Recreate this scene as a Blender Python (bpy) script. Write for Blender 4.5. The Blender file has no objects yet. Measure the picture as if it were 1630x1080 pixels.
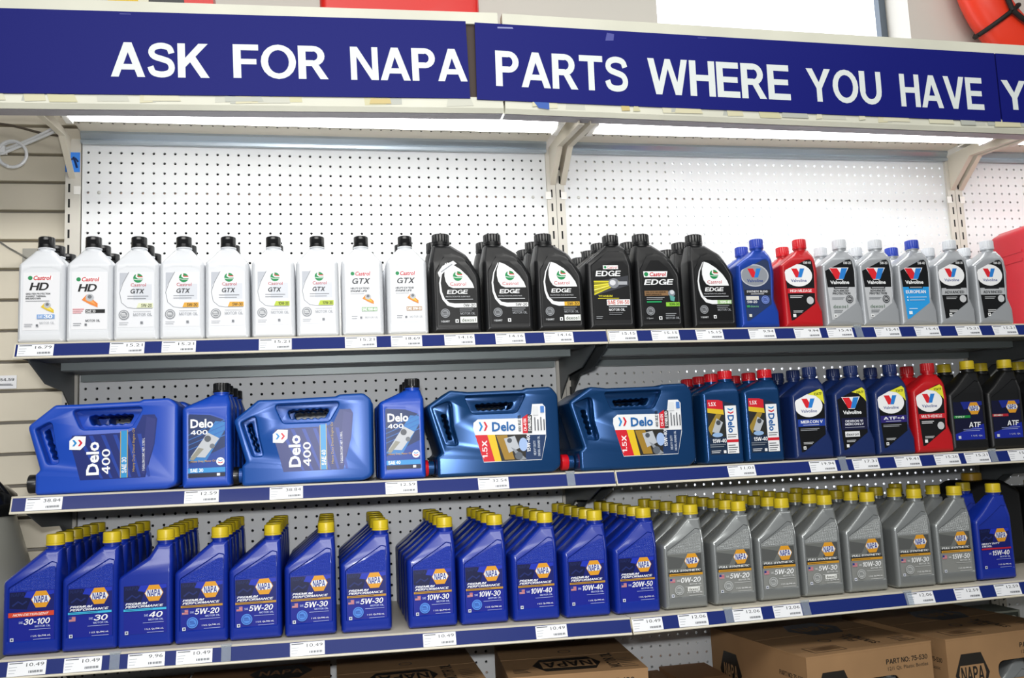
import bpy, bmesh, math, random
from mathutils import Vector, Matrix
from mathutils.geometry import tessellate_polygon

random.seed(7)
U = 0.0254            # everything below is written in inches
ZF = 84.0             # height of pegboard hole row 0 above the floor, inches
SC = bpy.context.scene
COL = SC.collection
PI = math.pi

# ------------------------------------------------------------------ camera
def P(x, y, z): return (x*U, y*U, (z+ZF)*U)
cd = bpy.data.cameras.new('camera'); cam = bpy.data.objects.new('camera', cd); COL.objects.link(cam)
cam.location = P(22.5, -91.5, -30.6)
cam.rotation_euler = (1.69343, 0.04518, -0.19438)
cd.sensor_width = 36.0; cd.lens = 1449.16/1630*36.0
cd.clip_start = 0.02; cd.clip_end = 100
SC.camera = cam

# ------------------------------------------------------------------ world, exposure
w = bpy.data.worlds.new('world'); SC.world = w; w.use_nodes = True
w.node_tree.nodes['Background'].inputs[0].default_value = (0.95, 0.97, 1.0, 1)
w.node_tree.nodes['Background'].inputs[1].default_value = 0.18
SC.view_settings.view_transform = 'Standard'; SC.view_settings.look = 'None'
SC.view_settings.gamma = 1.0; SC.view_settings.use_curve_mapping = False
SC.view_settings.exposure = 0.0
SC.cycles.use_denoising = True
SC.cycles.max_bounces = 6
SC.cycles.sample_clamp_indirect = 4.0

def area(name, loc, target, sx, sy, power, col=(1, 1, 1)):
    l = bpy.data.lights.new(name, 'AREA'); l.shape = 'RECTANGLE'; l.size = sx*U; l.size_y = sy*U
    l.energy = power; l.color = col
    o = bpy.data.objects.new(name, l); COL.objects.link(o)
    o.location = P(*loc)
    d = Vector(P(*target)) - Vector(P(*loc)); o.rotation_euler = d.to_track_quat('-Z', 'Y').to_euler()
    return o
fl = area('camera_flash', (22.5, -91, -26.5), (34, 0, -34), 4, 2, 8.5)
fl.data.spread = math.radians(115)
area('ceiling_light', (14, -150, 52), (30, -15, -36), 140, 26, 104, (1, .985, .95))
area('ceiling_light', (60, -60, 56), (60, -20, -10), 120, 16, 14, (1, .985, .95))

# ------------------------------------------------------------------ materials
def lin(c): return c/12.92 if c <= .04045 else ((c+.055)/1.055)**2.4
def rgb(h):
    if isinstance(h, str):
        h = h.lstrip('#'); return tuple(lin(int(h[i:i+2], 16)/255) for i in (0, 2, 4))
    return h
MATS = {}
def mat(h, rough=.45, metal=0., coat=0., emit=0., spec=.5, bump=None, noise=None, trans=0., alpha=1.):
    k = (h, rough, metal, coat, emit, spec, bump, noise, trans, alpha)
    if k in MATS: return MATS[k]
    m = bpy.data.materials.new('material'); m.use_nodes = True
    nt = m.node_tree; b = nt.nodes['Principled BSDF']
    c = rgb(h)
    b.inputs['Base Color'].default_value = (*c, 1)
    b.inputs['Roughness'].default_value = rough; b.inputs['Metallic'].default_value = metal
    b.inputs['Specular IOR Level'].default_value = spec
    b.inputs['Coat Weight'].default_value = coat; b.inputs['Coat Roughness'].default_value = .08
    b.inputs['Transmission Weight'].default_value = trans
    b.inputs['Alpha'].default_value = alpha
    if emit:
        b.inputs['Emission Color'].default_value = (*c, 1); b.inputs['Emission Strength'].default_value = emit
    if noise or bump:
        tc = nt.nodes.new('ShaderNodeTexCoord')
    if noise:
        sc, amt = noise
        n = nt.nodes.new('ShaderNodeTexNoise'); n.inputs['Scale'].default_value = sc; n.inputs['Detail'].default_value = 5
        nt.links.new(tc.outputs['Object'], n.inputs['Vector'])
        mr = nt.nodes.new('ShaderNodeMapRange'); mr.inputs[1].default_value = .3; mr.inputs[2].default_value = .7
        mr.inputs[3].default_value = 1-amt; mr.inputs[4].default_value = 1+amt*.5
        mx = nt.nodes.new('ShaderNodeVectorMath'); mx.operation = 'SCALE'
        mx.inputs[0].default_value = c
        nt.links.new(n.outputs['Fac'], mr.inputs[0]); nt.links.new(mr.outputs[0], mx.inputs['Scale'])
        nt.links.new(mx.outputs[0], b.inputs['Base Color'])
    if bump:
        kind, sc, st = bump
        bp = nt.nodes.new('ShaderNodeBump'); bp.inputs['Strength'].default_value = st; bp.inputs['Distance'].default_value = .002
        if kind == 'dots':
            v = nt.nodes.new('ShaderNodeTexVoronoi'); v.inputs['Scale'].default_value = sc; v.inputs['Randomness'].default_value = .15
            nt.links.new(tc.outputs['Object'], v.inputs['Vector']); nt.links.new(v.outputs['Distance'], bp.inputs['Height'])
        else:
            v = nt.nodes.new('ShaderNodeTexNoise'); v.inputs['Scale'].default_value = sc
            nt.links.new(tc.outputs['Object'], v.inputs['Vector']); nt.links.new(v.outputs['Fac'], bp.inputs['Height'])
        nt.links.new(bp.outputs['Normal'], b.inputs['Normal'])
    MATS[k] = m; return m
def ink(h): return mat(h, .38, spec=.35)

WHITEP = mat('#dcdfe3', .38); BLACKP = mat('#0e0f11', .4); BLACKCAP = mat('#101113', .3)
NBLUE = mat('#0f2b93', .30, coat=.12); SILVER = mat('#9a9e9e', .27, metal=.6, coat=.1)
DBLUE = mat('#1748b4', .36); DTEAL = mat('#134173', .27, metal=.45); YELLOW = mat('#cdb520', .38)
VBLUE = mat('#1d45a8', .28, metal=.25); VRED = mat('#b8141c', .32); VSILV = mat('#b2b6ba', .3, metal=.4)
VNAVY = mat('#14295e', .34); REDCAP = mat('#cf1220', .3); BLUECAP = mat('#2140b0', .35); SILVCAP = mat('#d0d4d9', .35)
CREAM = mat('#d8d2bf', .45, noise=(6, .06)); CREAMM = mat('#cfc8b8', .4); NAVYCH = mat('#10246a', .5, spec=.2, coat=.06)
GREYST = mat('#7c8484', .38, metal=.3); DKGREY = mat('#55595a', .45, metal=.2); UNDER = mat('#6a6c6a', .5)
PEG = mat('#d9dbdc', .55); POST = mat('#c4c0b6', .5); SLOT = mat('#0a0a0a', .8)

# ------------------------------------------------------------------ mesh helpers
class MB:
    """collects vertices and faces (inches); build() links them as ONE mesh object"""
    def __init__(s): s.v = []; s.f = []; s.m = []; s.mats = []
    def mi(s, m):
        if m not in s.mats: s.mats.append(m)
        return s.mats.index(m)
    def add(s, v, f, m):
        n = len(s.v); k = s.mi(m); s.v += [tuple(p) for p in v]
        for q in f: s.f.append([i+n for i in q]); s.m.append(k)
        return s
    def box(s, x0, x1, y0, y1, z0, z1, m):
        v = [(x, y, z) for x in (x0, x1) for y in (y0, y1) for z in (z0, z1)]
        return s.add(v, [(0, 1, 3, 2), (4, 6, 7, 5), (0, 4, 5, 1), (2, 3, 7, 6), (0, 2, 6, 4), (1, 5, 7, 3)], m)
    def prism(s, pts, y0, y1, m, axis='y'):
        """2-D polygon (x,z) extruded over y (or (y,z) over x with axis='x'); y0 is the face towards -axis"""
        n = len(pts)
        if axis == 'y': v = [(a, y0, b) for a, b in pts]+[(a, y1, b) for a, b in pts]
        elif axis == 'x': v = [(y0, a, b) for a, b in pts]+[(y1, a, b) for a, b in pts]
        else: v = [(a, b, y0) for a, b in pts]+[(a, b, y1) for a, b in pts]
        f = [list(range(n)), list(range(2*n-1, n-1, -1))]+[(i, i+n, (i+1) % n+n, (i+1) % n) for i in range(n)]
        return s.add(v, f, m)
    def lathe(s, prof, c, m, n=28, axis='z', rib=0, caps=True):
        """prof: [(radius, height)] from bottom to top around axis through c"""
        v = []
        for r, h in prof:
            for i in range(n):
                a = 2*PI*i/n; rr = r*(1-(rib if i % 2 else 0))
                if axis == 'z': v.append((c[0]+rr*math.cos(a), c[1]+rr*math.sin(a), c[2]+h))
                elif axis == 'x': v.append((c[0]+h, c[1]+rr*math.cos(a), c[2]+rr*math.sin(a)))
                else: v.append((c[0]+rr*math.cos(a), c[1]-h, c[2]+rr*math.sin(a)))
        f = []
        for j in range(len(prof)-1):
            for i in range(n): f.append((j*n+i, j*n+(i+1) % n, (j+1)*n+(i+1) % n, (j+1)*n+i))
        if caps:
            f.append(list(range(n-1, -1, -1))); f.append([(len(prof)-1)*n+i for i in range(n)])
        return s.add(v, f, m)
    def tube(s, pts, r, m, n=10):
        pts = [Vector(p) for p in pts]; v = []; f = []
        up = Vector((.13, .31, .94)).normalized()
        for i, p in enumerate(pts):
            t = (pts[min(i+1, len(pts)-1)]-pts[max(i-1, 0)]).normalized()
            a = t.cross(up).normalized(); b = t.cross(a)
            for k in range(n):
                q = 2*PI*k/n; v.append(p+a*r*math.cos(q)+b*r*math.sin(q))
        for i in range(len(pts)-1):
            for k in range(n): f.append((i*n+k, i*n+(k+1) % n, (i+1)*n+(k+1) % n, (i+1)*n+k))
        f.append(list(range(n))); f.append([(len(pts)-1)*n+k for k in range(n)])
        return s.add(v, f, m)
    def mesh(s, name='mesh', smooth=None):
        me = bpy.data.meshes.new(name)
        me.from_pydata([(x*U, y*U, z*U) for x, y, z in s.v], [], s.f)
        for m in s.mats: me.materials.append(m)
        me.polygons.foreach_set('material_index', s.m)
        bm = bmesh.new(); bm.from_mesh(me); bmesh.ops.recalc_face_normals(bm, faces=bm.faces); bm.to_mesh(me); bm.free()
        if smooth:
            me.polygons.foreach_set('use_smooth', [True]*len(me.polygons)); me.set_sharp_from_angle(angle=math.radians(smooth))
        return me
    def build(s, name, parent=None, smooth=None, loc=None, flat=False):
        return link(name, s.mesh(name, smooth), parent, loc)

def link(name, me, parent=None, loc=None, wn=False):
    o = bpy.data.objects.new(name, me); COL.objects.link(o)
    if parent: o.parent = parent
    if loc is not None: o.location = tuple(c*U for c in loc) if parent else P(*loc)
    if wn:
        md = o.modifiers.new('normals', 'WEIGHTED_NORMAL'); md.keep_sharp = True
    return o
def tag(o, label, cat, group=None, kind=None):
    o['label'] = label; o['category'] = cat
    if group: o['group'] = group
    if kind: o['kind'] = kind
    return o
def thing(name, label, cat, loc, group=None, rot=(0, 0, 0)):
    o = bpy.data.objects.new(name, None); COL.objects.link(o); o.empty_display_size = .02
    o.location = P(*loc); o.rotation_euler = rot
    return tag(o, label, cat, group)
def struct(o): o['kind'] = 'structure'; return o

# rounded polygon and insets
def inset(c, d):
    if not d: return list(c)
    n = len(c); out = []
    dd = d if isinstance(d, (list, tuple)) else [d]*n
    for i in range(n):
        p0, p1, p2 = Vector(c[i-1][:2]), Vector(c[i][:2]), Vector(c[(i+1) % n][:2])
        a = (p1-p0).normalized(); b = (p2-p1).normalized()
        na, nb = Vector((-a.y, a.x)), Vector((-b.y, b.x))
        q = na+nb; k = dd[i]/max(.35, (1+na.dot(nb)))
        out.append((p1.x+q.x*k, p1.y+q.y*k, max(.06, c[i][2]-dd[i])))
    return out
def fillet(c, K=5):
    n = len(c); out = []
    for i in range(n):
        p0, p, p2 = Vector(c[i-1][:2]), Vector(c[i][:2]), Vector(c[(i+1) % n][:2])
        a = p0-p; b = p2-p; la, lb = a.length, b.length; a.normalize(); b.normalize()
        ang = max(.2, a.angle(b)); t = min(c[i][2]/math.tan(ang/2), .46*la, .46*lb)
        s, e = p+a*t, p+b*t
        for k in range(K):
            u = k/(K-1); q = s*(1-u)**2+p*2*u*(1-u)+e*u*u
            out.append((q.x, q.y))
    return out

def bottle_mesh(corners, panel, D, neck, zs, m, recess=.06, K=5):
    """corners/panel: (x,z,r) lists with the same count, anticlockwise seen from the front. neck=(cx,r,z0,z1). zs: height where the depth starts to taper"""
    mb = MB()
    L = [(inset(corners, .42), D), (inset(corners, .14), D-.12), (corners, D-.42), (corners, .42), (inset(corners, .12), .12), (inset(corners, .30), .01)]
    if panel: L += [(panel, 0.), (inset(panel, .09), recess)]
    rings = [[(x, y, z) for x, z in fillet(c, K)] for c, y in L]
    n = len(rings[0]); v = [p for r in rings for p in r]; f = [list(range(n))]
    for j in range(len(rings)-1):
        for i in range(n): f.append((j*n+i, j*n+(i+1) % n, (j+1)*n+(i+1) % n, (j+1)*n+i))
    f.append([(len(rings)-1)*n+i for i in range(n)][::-1])
    mb.add(v, f, m)
    me = bpy.data.meshes.new('body'); me.from_pydata(mb.v, [], mb.f)
    bm = bmesh.new(); bm.from_mesh(me)
    ztop = max(p[1] for p in corners)
    for k in range(0, 5):
        z = zs+(ztop-zs)*k/5+.01
        g = bm.verts[:]+bm.edges[:]+bm.faces[:]
        bmesh.ops.bisect_plane(bm, geom=g, plane_co=(0, 0, z), plane_no=(0, 0, 1))
    fn = (neck[1]*2+.25)/D
    for vv in bm.verts:
        if vv.co.z > zs:
            u = (vv.co.z-zs)/(ztop-zs); u = u*u*(3-2*u)
            s = 1+(fn-1)*u; vv.co.y = D/2+(vv.co.y-D/2)*s
    bmesh.ops.recalc_face_normals(bm, faces=bm.faces)
    bm.to_mesh(me); bm.free()
    m2 = MB(); m2.add([tuple(q.co) for q in me.vertices], [list(p.vertices) for p in me.polygons], m)
    cx, r, z0, z1 = neck
    m2.lathe([(r+.02, z0-.5), (r+.02, z1-.12), (r+.1, z1-.1), (r+.1, z1-.02), (r-.06, z1)], (cx, D/2, 0), m, 24)
    bpy.data.meshes.remove(me)
    return m2.mesh('body', 38)

def cap_mesh(r, h, m, rib=.035, style=''):
    b = MB()
    b.lathe([(r*.97, 0), (r*1.03, .03), (r*1.03, .15), (r*.98, .17)], (0, 0, 0), m, 36)
    b.lathe([(r, .18), (r, h-.12), (r*.97, h-.04), (r*.88, h)], (0, 0, 0), m, 48, rib=rib)
    if style == 'window':
        b.prism([(-r*.62, .3), (r*.62, .3), (r*.62, h-.28), (-r*.62, h-.28)], -r*1.0, -r*.7, mat('#050506', .08, coat=1.))
    return b.mesh('cap', 40)

# ------------------------------------------------------------------ printed artwork
GL = {}
def glyphs(s, bold):
    k = (s, bold)
    if k in GL: return GL[k]
    cu = bpy.data.curves.new('t', 'FONT'); cu.body = s; cu.resolution_u = 2; cu.offset = bold
    o = bpy.data.objects.new('t', cu); me = o.to_mesh()
    v = [(q.co.x, q.co.y) for q in me.vertices]; f = [list(p.vertices) for p in me.polygons]
    o.to_mesh_clear(); bpy.data.objects.remove(o); bpy.data.curves.remove(cu)
    if not v: v = [(0, 0)]
    x0 = min(q[0] for q in v); x1 = max(q[0] for q in v)
    z0 = min(q[1] for q in v); z1 = max(q[1] for q in v)
    GL[k] = (v, f, x0, x1, z0, z1); return GL[k]
def _arc(cx, cz, rx, rz, a0, a1, sw=.2, sb=.165, n=None):
    n = n or max(6, int(abs(a1-a0)/18)); q = []
    for i in range(n):
        p = []
        for a in (a0+(a1-a0)*i/n, a0+(a1-a0)*(i+1)/n):
            c, s_ = math.cos(math.radians(a)), math.sin(math.radians(a)); p.append(((cx+rx*c, cz+rz*s_), (cx+(rx-sw)*c, cz+(rz-sb)*s_)))
        q.append([p[0][0], p[1][0], p[1][1], p[0][1]])
    return q
def _r(x0, z0, x1, z1): return [[(x0, z0), (x1, z0), (x1, z1), (x0, z1)]]
def _st(pts, w=.175):
    P_ = [Vector(p) for p in pts]; P_ = [P_[0]*2-P_[1]]+P_+[P_[-1]*2-P_[-2]]; o = []
    for i in range(1, len(P_)-2):
        for k in range(3):
            t = k/3; a, b, c, d = P_[i-1:i+3]; o.append(.5*((2*b)+(c-a)*t+(2*a-5*b+4*c-d)*t*t+(3*b-3*c+d-a)*t**3))
    o.append(P_[-2]); L = []
    for i, q in enumerate(o):
        t = (o[min(len(o)-1, i+1)]-o[max(0, i-1)]).normalized(); n = Vector((-t.y, t.x)); L.append((tuple(q+n*w/2), tuple(q-n*w/2)))
    return [[L[i][0], L[i][1], L[i+1][1], L[i+1][0]] for i in range(len(L)-1)]
def _mir(w, q): return [[(w-x, z) for x, z in p] for p in q]
S_ = .215; B_ = .175
_P = _r(0, 0, S_, 1)+_r(S_, 1-B_, .42, 1)+_r(S_, .39, .42, .39+B_)+_arc(.42, .695, .33, .305, -90, 90)
_V = [[(0, 1), (.225, 1), (.565, 0), (.355, 0)]]; _W1 = [[(0, 1), (.205, 1), (.435, 0), (.235, 0)], [(.235, 0), (.43, 0), (.735, 1), (.565, 1)]]
FONT = {
 'A': (.95, [[(0, 0), (.215, 0), (.58, 1), (.365, 1)], [(.735, 0), (.95, 0), (.585, 1), (.37, 1)], [(.22, .21), (.73, .21), (.68, .37), (.27, .37)]]),
 'B': (.8, _r(0, 0, S_, 1)+_r(S_, 1-B_, .42, 1)+_r(S_, .44, .44, .44+B_)+_r(S_, 0, .46, B_)+_arc(.42, .745, .31, .255, -90, 90)+_arc(.46, .29, .34, .29, -90, 90)),
 'C': (.9, _arc(.47, .5, .47, .51, 38, 322)), 'D': (.88, _r(0, 0, S_, 1)+_r(S_, 1-B_, .4, 1)+_r(S_, 0, .4, B_)+_arc(.4, .5, .48, .5, -90, 90)),
 'E': (.76, _r(0, 0, S_, 1)+_r(S_, 1-B_, .74, 1)+_r(S_, .425, .7, .585)+_r(S_, 0, .76, B_)), 'F': (.7, _r(0, 0, S_, 1)+_r(S_, 1-B_, .7, 1)+_r(S_, .41, .64, .57)),
 'G': (.94, _arc(.48, .5, .48, .51, 38, 330)+_r(.5, .38, .94, .54)+_r(.76, 0, .94, .4)), 'H': (.84, _r(0, 0, S_, 1)+_r(.84-S_, 0, .84, 1)+_r(S_, .43, .84-S_, .6)),
 'I': (.2, _r(0, 0, .2, 1)), 'J': (.66, _r(.46, .3, .66, 1)+_arc(.33, .32, .33, .33, 180, 360)), 'K': (.9, _r(0, 0, S_, 1)+[[(.2, .29), (.2, .56), (.6, 1), (.87, 1)], [(.32, .5), (.48, .66), (.9, 0), (.65, 0)]]),
 'L': (.7, _r(0, 0, S_, 1)+_r(S_, 0, .7, B_)), 'M': (1.0, _r(0, 0, .18, 1)+_r(.82, 0, 1, 1)+[[(.0, 1), (.27, 1), (.59, 0), (.41, 0)], [(1, 1), (.73, 1), (.41, 0), (.59, 0)]]),
 'N': (.86, _r(0, 0, .19, 1)+_r(.67, 0, .86, 1)+[[(0, 1), (.22, 1), (.86, 0), (.64, 0)]]), 'O': (.98, _arc(.49, .5, .49, .515, 0, 360)),
 'P': (.76, _P), 'Q': (.98, _arc(.49, .5, .49, .515, 0, 360)+[[(.5, .25), (.62, .35), (.98, .02), (.86, -.08)]]), 'R': (.84, _P+[[(.36, .42), (.58, .42), (.84, 0), (.61, 0)]]),
 'S': (.8, _st([(.69, .7), (.62, .86), (.40, .92), (.19, .86), (.125, .72), (.21, .60), (.42, .53), (.62, .45), (.69, .28), (.61, .13), (.39, .08), (.17, .14), (.09, .31)])),
 'T': (.78, _r(0, 1-B_, .78, 1)+_r(.29, 0, .49, 1-B_)), 'U': (.84, _r(0, .37, S_, 1)+_r(.64, .37, .84, 1)+_arc(.42, .39, .42, .41, 180, 360)),
 'V': (.92, _V+_mir(.92, _V)), 'W': (1.3, _W1+_mir(1.3, _W1)), 'X': (.9, [[(0, 0), (.24, 0), (.88, 1), (.64, 1)], [(.66, 0), (.9, 0), (.26, 1), (.02, 1)]]),
 'Y': (.92, [[(0, 1), (.235, 1), (.56, .4), (.36, .4)], [(.92, 1), (.685, 1), (.36, .4), (.56, .4)]]+_r(.36, 0, .56, .41)), 'Z': (.76, _r(0, 0, .76, B_)+_r(.03, 1-B_, .74, 1)+[[(0, B_), (.25, B_), (.74, 1-B_), (.49, 1-B_)]]),
 '0': (.74, _arc(.37, .5, .37, .51, 0, 360, .19, .15)), '1': (.5, _r(.26, 0, .45, 1)+[[(.04, .68), (.26, .72), (.3, 1), (.18, .84), (.04, .82)]]),
 '2': (.72, _st([(.1, .66), (.15, .84), (.36, .92), (.57, .84), (.62, .68), (.55, .52), (.36, .36), (.18, .2), (.12, .1)])+_r(.02, 0, .71, B_)),
 '3': (.72, _st([(.1, .74), (.18, .88), (.37, .92), (.56, .84), (.59, .71), (.52, .58), (.3, .53)], .165)+_st([(.3, .53), (.54, .47), (.63, .3), (.55, .14), (.35, .08), (.15, .14), (.08, .29)], .165)),
 '4': (.74, _r(.42, 0, .6, 1)+_r(0, .22, .74, .37)+[[(0, .36), (.42, 1), (.56, 1), (.19, .36)]]), '5': (.72, _r(.14, 1-.15, .66, 1)+[[(.09, .46), (.25, .5), (.3, 1), (.14, 1)]]+_st([(.13, .52), (.26, .59), (.44, .58), (.6, .47), (.63, .32), (.56, .15), (.35, .08), (.15, .14), (.08, .27)], .165)),
 '6': (.72, _arc(.36, .315, .35, .325, 0, 360, .18, .15)+_st([(.1, .34), (.12, .62), (.25, .87), (.44, .92), (.62, .78)], .165)), '7': (.7, _r(0, .84, .7, 1)+[[(.5, .86), (.7, .86), (.36, 0), (.16, 0)]]),
 '8': (.72, _arc(.36, .74, .31, .27, 0, 360, .17, .14)+_arc(.36, .29, .35, .3, 0, 360, .18, .15)), '9': (.72, _arc(.36, .685, .35, .325, 0, 360, .18, .15)+_st([(.62, .66), (.6, .38), (.47, .13), (.28, .08), (.1, .22)], .165)),
 '-': (.42, _r(.03, .3, .39, .47)), '.': (.26, _r(.03, 0, .23, .19)), ':': (.26, _r(.03, 0, .23, .19)+_r(.03, .5, .23, .69)), '/': (.4, [[(0, 0), (.14, 0), (.4, 1), (.26, 1)]]),
 '+': (.6, _r(0, .38, .6, .54)+_r(.22, .16, .38, .76)), '#': (.7, _r(.0, .25, .7, .36)+_r(0, .62, .7, .73)+_r(.16, 0, .27, 1)+_r(.43, 0, .54, 1)), ' ': (.3, [])}
def block(t, gap=.06):
    x = 0; v = []; f = []
    for ch in t:
        w_, polys = FONT[ch]
        for p in polys: n = len(v); v += [(x+a, b) for a, b in p]; f.append(list(range(n, n+len(p))))
        x += w_+gap
    return v, f, 0, x-gap, 0, 1
class Art:
    """flat print, front faces -y; coordinates x,z in inches on the face; each layer a hair in front of the last"""
    def __init__(s, y=0., step=.004): s.b = MB(); s.y = y; s.st = step; s.R = None
    def _t(s, x, z):
        if s.R:
            cx, cz, a = s.R; x, z = x-cx, z-cz
            return cx+x*math.cos(a)-z*math.sin(a), cz+x*math.sin(a)+z*math.cos(a)
        return x, z
    def lay(s, pts, faces, c):
        s.y -= s.st
        s.b.add([(*[s._t(x, z)[0]], s.y, s._t(x, z)[1]) for x, z in pts], faces, ink(c) if not hasattr(c, 'node_tree') else c); return s
    def base(s, pts, c, th=.015):
        s.b.prism(pts, s.y-th, s.y, ink(c) if not hasattr(c, 'node_tree') else c); s.y -= th; return s
    def poly(s, pts, c): return s.lay(pts, [list(range(len(pts)))], c)
    def rect(s, x0, z0, x1, z1, c): return s.poly([(x0, z0), (x1, z0), (x1, z1), (x0, z1)], c)
    def disc(s, cx, cz, r, c, rz=None, n=28):
        rz = rz or r; return s.poly([(cx+r*math.cos(2*PI*i/n), cz+rz*math.sin(2*PI*i/n)) for i in range(n)], c)
    def ring(s, cx, cz, r, w, c, n=24):
        p = []; f = []
        for i in range(n):
            a = 2*PI*i/n
            p += [(cx+r*math.cos(a), cz+r*math.sin(a)), (cx+(r-w)*math.cos(a), cz+(r-w)*math.sin(a))]
            j = (i+1) % n; f.append((2*i, 2*j, 2*j+1, 2*i+1))
        return s.lay(p, f, c)
    def stroke(s, pts, w, c):
        p = []; f = []; n = len(pts)
        for i, q in enumerate(pts):
            a = Vector(pts[max(0, i-1)]); b = Vector(pts[min(n-1, i+1)]); t = (b-a).normalized(); nn = Vector((-t.y, t.x))
            ww = w[i] if isinstance(w, (list, tuple)) else w
            p += [(q[0]+nn.x*ww/2, q[1]+nn.y*ww/2), (q[0]-nn.x*ww/2, q[1]-nn.y*ww/2)]
        for i in range(n-1): f.append((2*i, 2*i+1, 2*i+3, 2*i+2))
        return s.lay(p, f, c)
    def lines(s, x0, x1, zs, c, th=.035):
        p = []; f = []
        for k, z in enumerate(zs):
            xx = x1-(.12*(k % 3))*(x1-x0)
            n = len(p); p += [(x0, z), (xx, z), (xx, z+th), (x0, z+th)]; f.append((n, n+1, n+2, n+3))
        return s.lay(p, f, c)
    def text(s, t, x, z, w, h, c, bold=.02, shear=0., rot=0, thin=False):
        """fit string t into the box with lower left (x,z), width w, height h; rot 90 = reading upwards (box is then h wide, w tall)"""
        v, f, x0, x1, z0, z1 = block(t) if not thin and all(c_ in FONT for c_ in t) else glyphs(t, bold)
        kx = w/(x1-x0+shear*(z1-z0)+1e-6); kz = h/(z1-z0+1e-6)
        q = [((a-x0+shear*(b-z0))*kx, (b-z0)*kz) for a, b in v]
        if rot == 90: q = [(-b+h, a) for a, b in q]
        if rot == -90: q = [(b, w-a) for a, b in q]
        if rot == 180: q = [(w-a, h-b) for a, b in q]
        if f and v is not GL.get((t, bold), (0,))[0]:
            # block letters: overlapping strokes are staggered by a hair so that none is coplanar with its neighbour
            s.y -= s.st; m_ = ink(c) if not hasattr(c, 'node_tree') else c
            for k, p in enumerate(f):
                pts = [s._t(x+q[i][0], z+q[i][1]) for i in p]; s.b.add([(a, s.y-.0009*(k % 7), b) for a, b in pts], [list(range(len(p)))], m_)
            s.y -= .0063; return s
        return s.lay([(x+a, z+b) for a, b in q], f, c)
    def mesh(s, name='label'):
        me = bpy.data.meshes.new(name)
        me.from_pydata([(x*U, y*U, z*U) for x, y, z in s.b.v], [], s.b.f)
        for m in s.b.mats: me.materials.append(m)
        me.polygons.foreach_set('material_index', s.b.m)
        bm = bmesh.new(); bm.from_mesh(me)
        for fc in bm.faces:
            fc.normal_update()
        bmesh.ops.reverse_faces(bm, faces=[fc for fc in bm.faces if fc.normal.y > .5 and fc.calc_center_median().y < 1e9 and not fc.tag])
        bm.to_mesh(me); bm.free(); return me

# ------------------------------------------------------------------ setting
struct(MB().box(-80, 220, -170, 12, -86, -84, mat('#8d8a84', .5, noise=(3, .1))).build('floor', loc=(0, 0, 0)))
GWALL = mat('#d0cdc4', .75, noise=(2, .04))
WX0, WX1, WZ1 = 60.9, 94.0, 60.0
wb = MB().box(-80, WX0, 3.9, 10, -84, 70, GWALL).box(WX1, 220, 3.9, 10, -84, 70, GWALL).box(WX0, WX1, 3.9, 10, -84, -49, GWALL).box(WX0, WX1, 3.9, 10, WZ1, 70, GWALL)
struct(wb.build('wall_back', loc=(0, 0, 0)))
win = MB().box(WX0, WX1, 9.2, 9.4, -49, WZ1, mat('#f4f8ff', .5, emit=2.2)).build('window_1', loc=(0, 0, 0)); struct(win)
fr = MB().box(WX1-1.0, WX1-.1, 8.2, 9.3, -49, WZ1, mat('#5d6670', .4, metal=.5)).box(WX0+.1, WX0+1.0, 8.2, 9.3, -49, WZ1, mat('#5d6670', .4, metal=.5))
fr.build('window_frame', win)
# slatwall on the left: each slat a board of its own
SLAT = mat('#d6cebb', .5, noise=(4, .05)); GRV = mat('#a39e96', .6)
sw = struct(MB().box(-60, -1.2, 2.9, 3.8, -84, 24, GRV).build('wall_left', loc=(0, 0, 0)))
grooves = [6.1, 3.26, .36, -2.46, -5.36, -8.28, -11.11, -14.1, -17.05, -20.05, -22.84, -25.82, -28.78]
while grooves[-1] > -80: grooves.append(grooves[-1]-2.97)
grooves = [24, 21, 18, 15, 12, 9]+grooves
sm = {}
for i in range(len(grooves)-1):
    h = round(grooves[i]-grooves[i+1]-.30, 2)
    if h not in sm:
        b = MB(); b.prism([(2.0, .04), (2.06, 0), (2.9, 0), (2.9, h), (2.06, h), (2.0, h-.04)], -60, -1.25, SLAT, axis='x'); sm[h] = b.mesh('slat')
    o = link('slat', sm[h], sw); o.location = (0, 0, (grooves[i+1]+.15)*U)
sw.location = P(0, 0, 0)
for o in sw.children: o.location = (0, 0, o.location.z)

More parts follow.
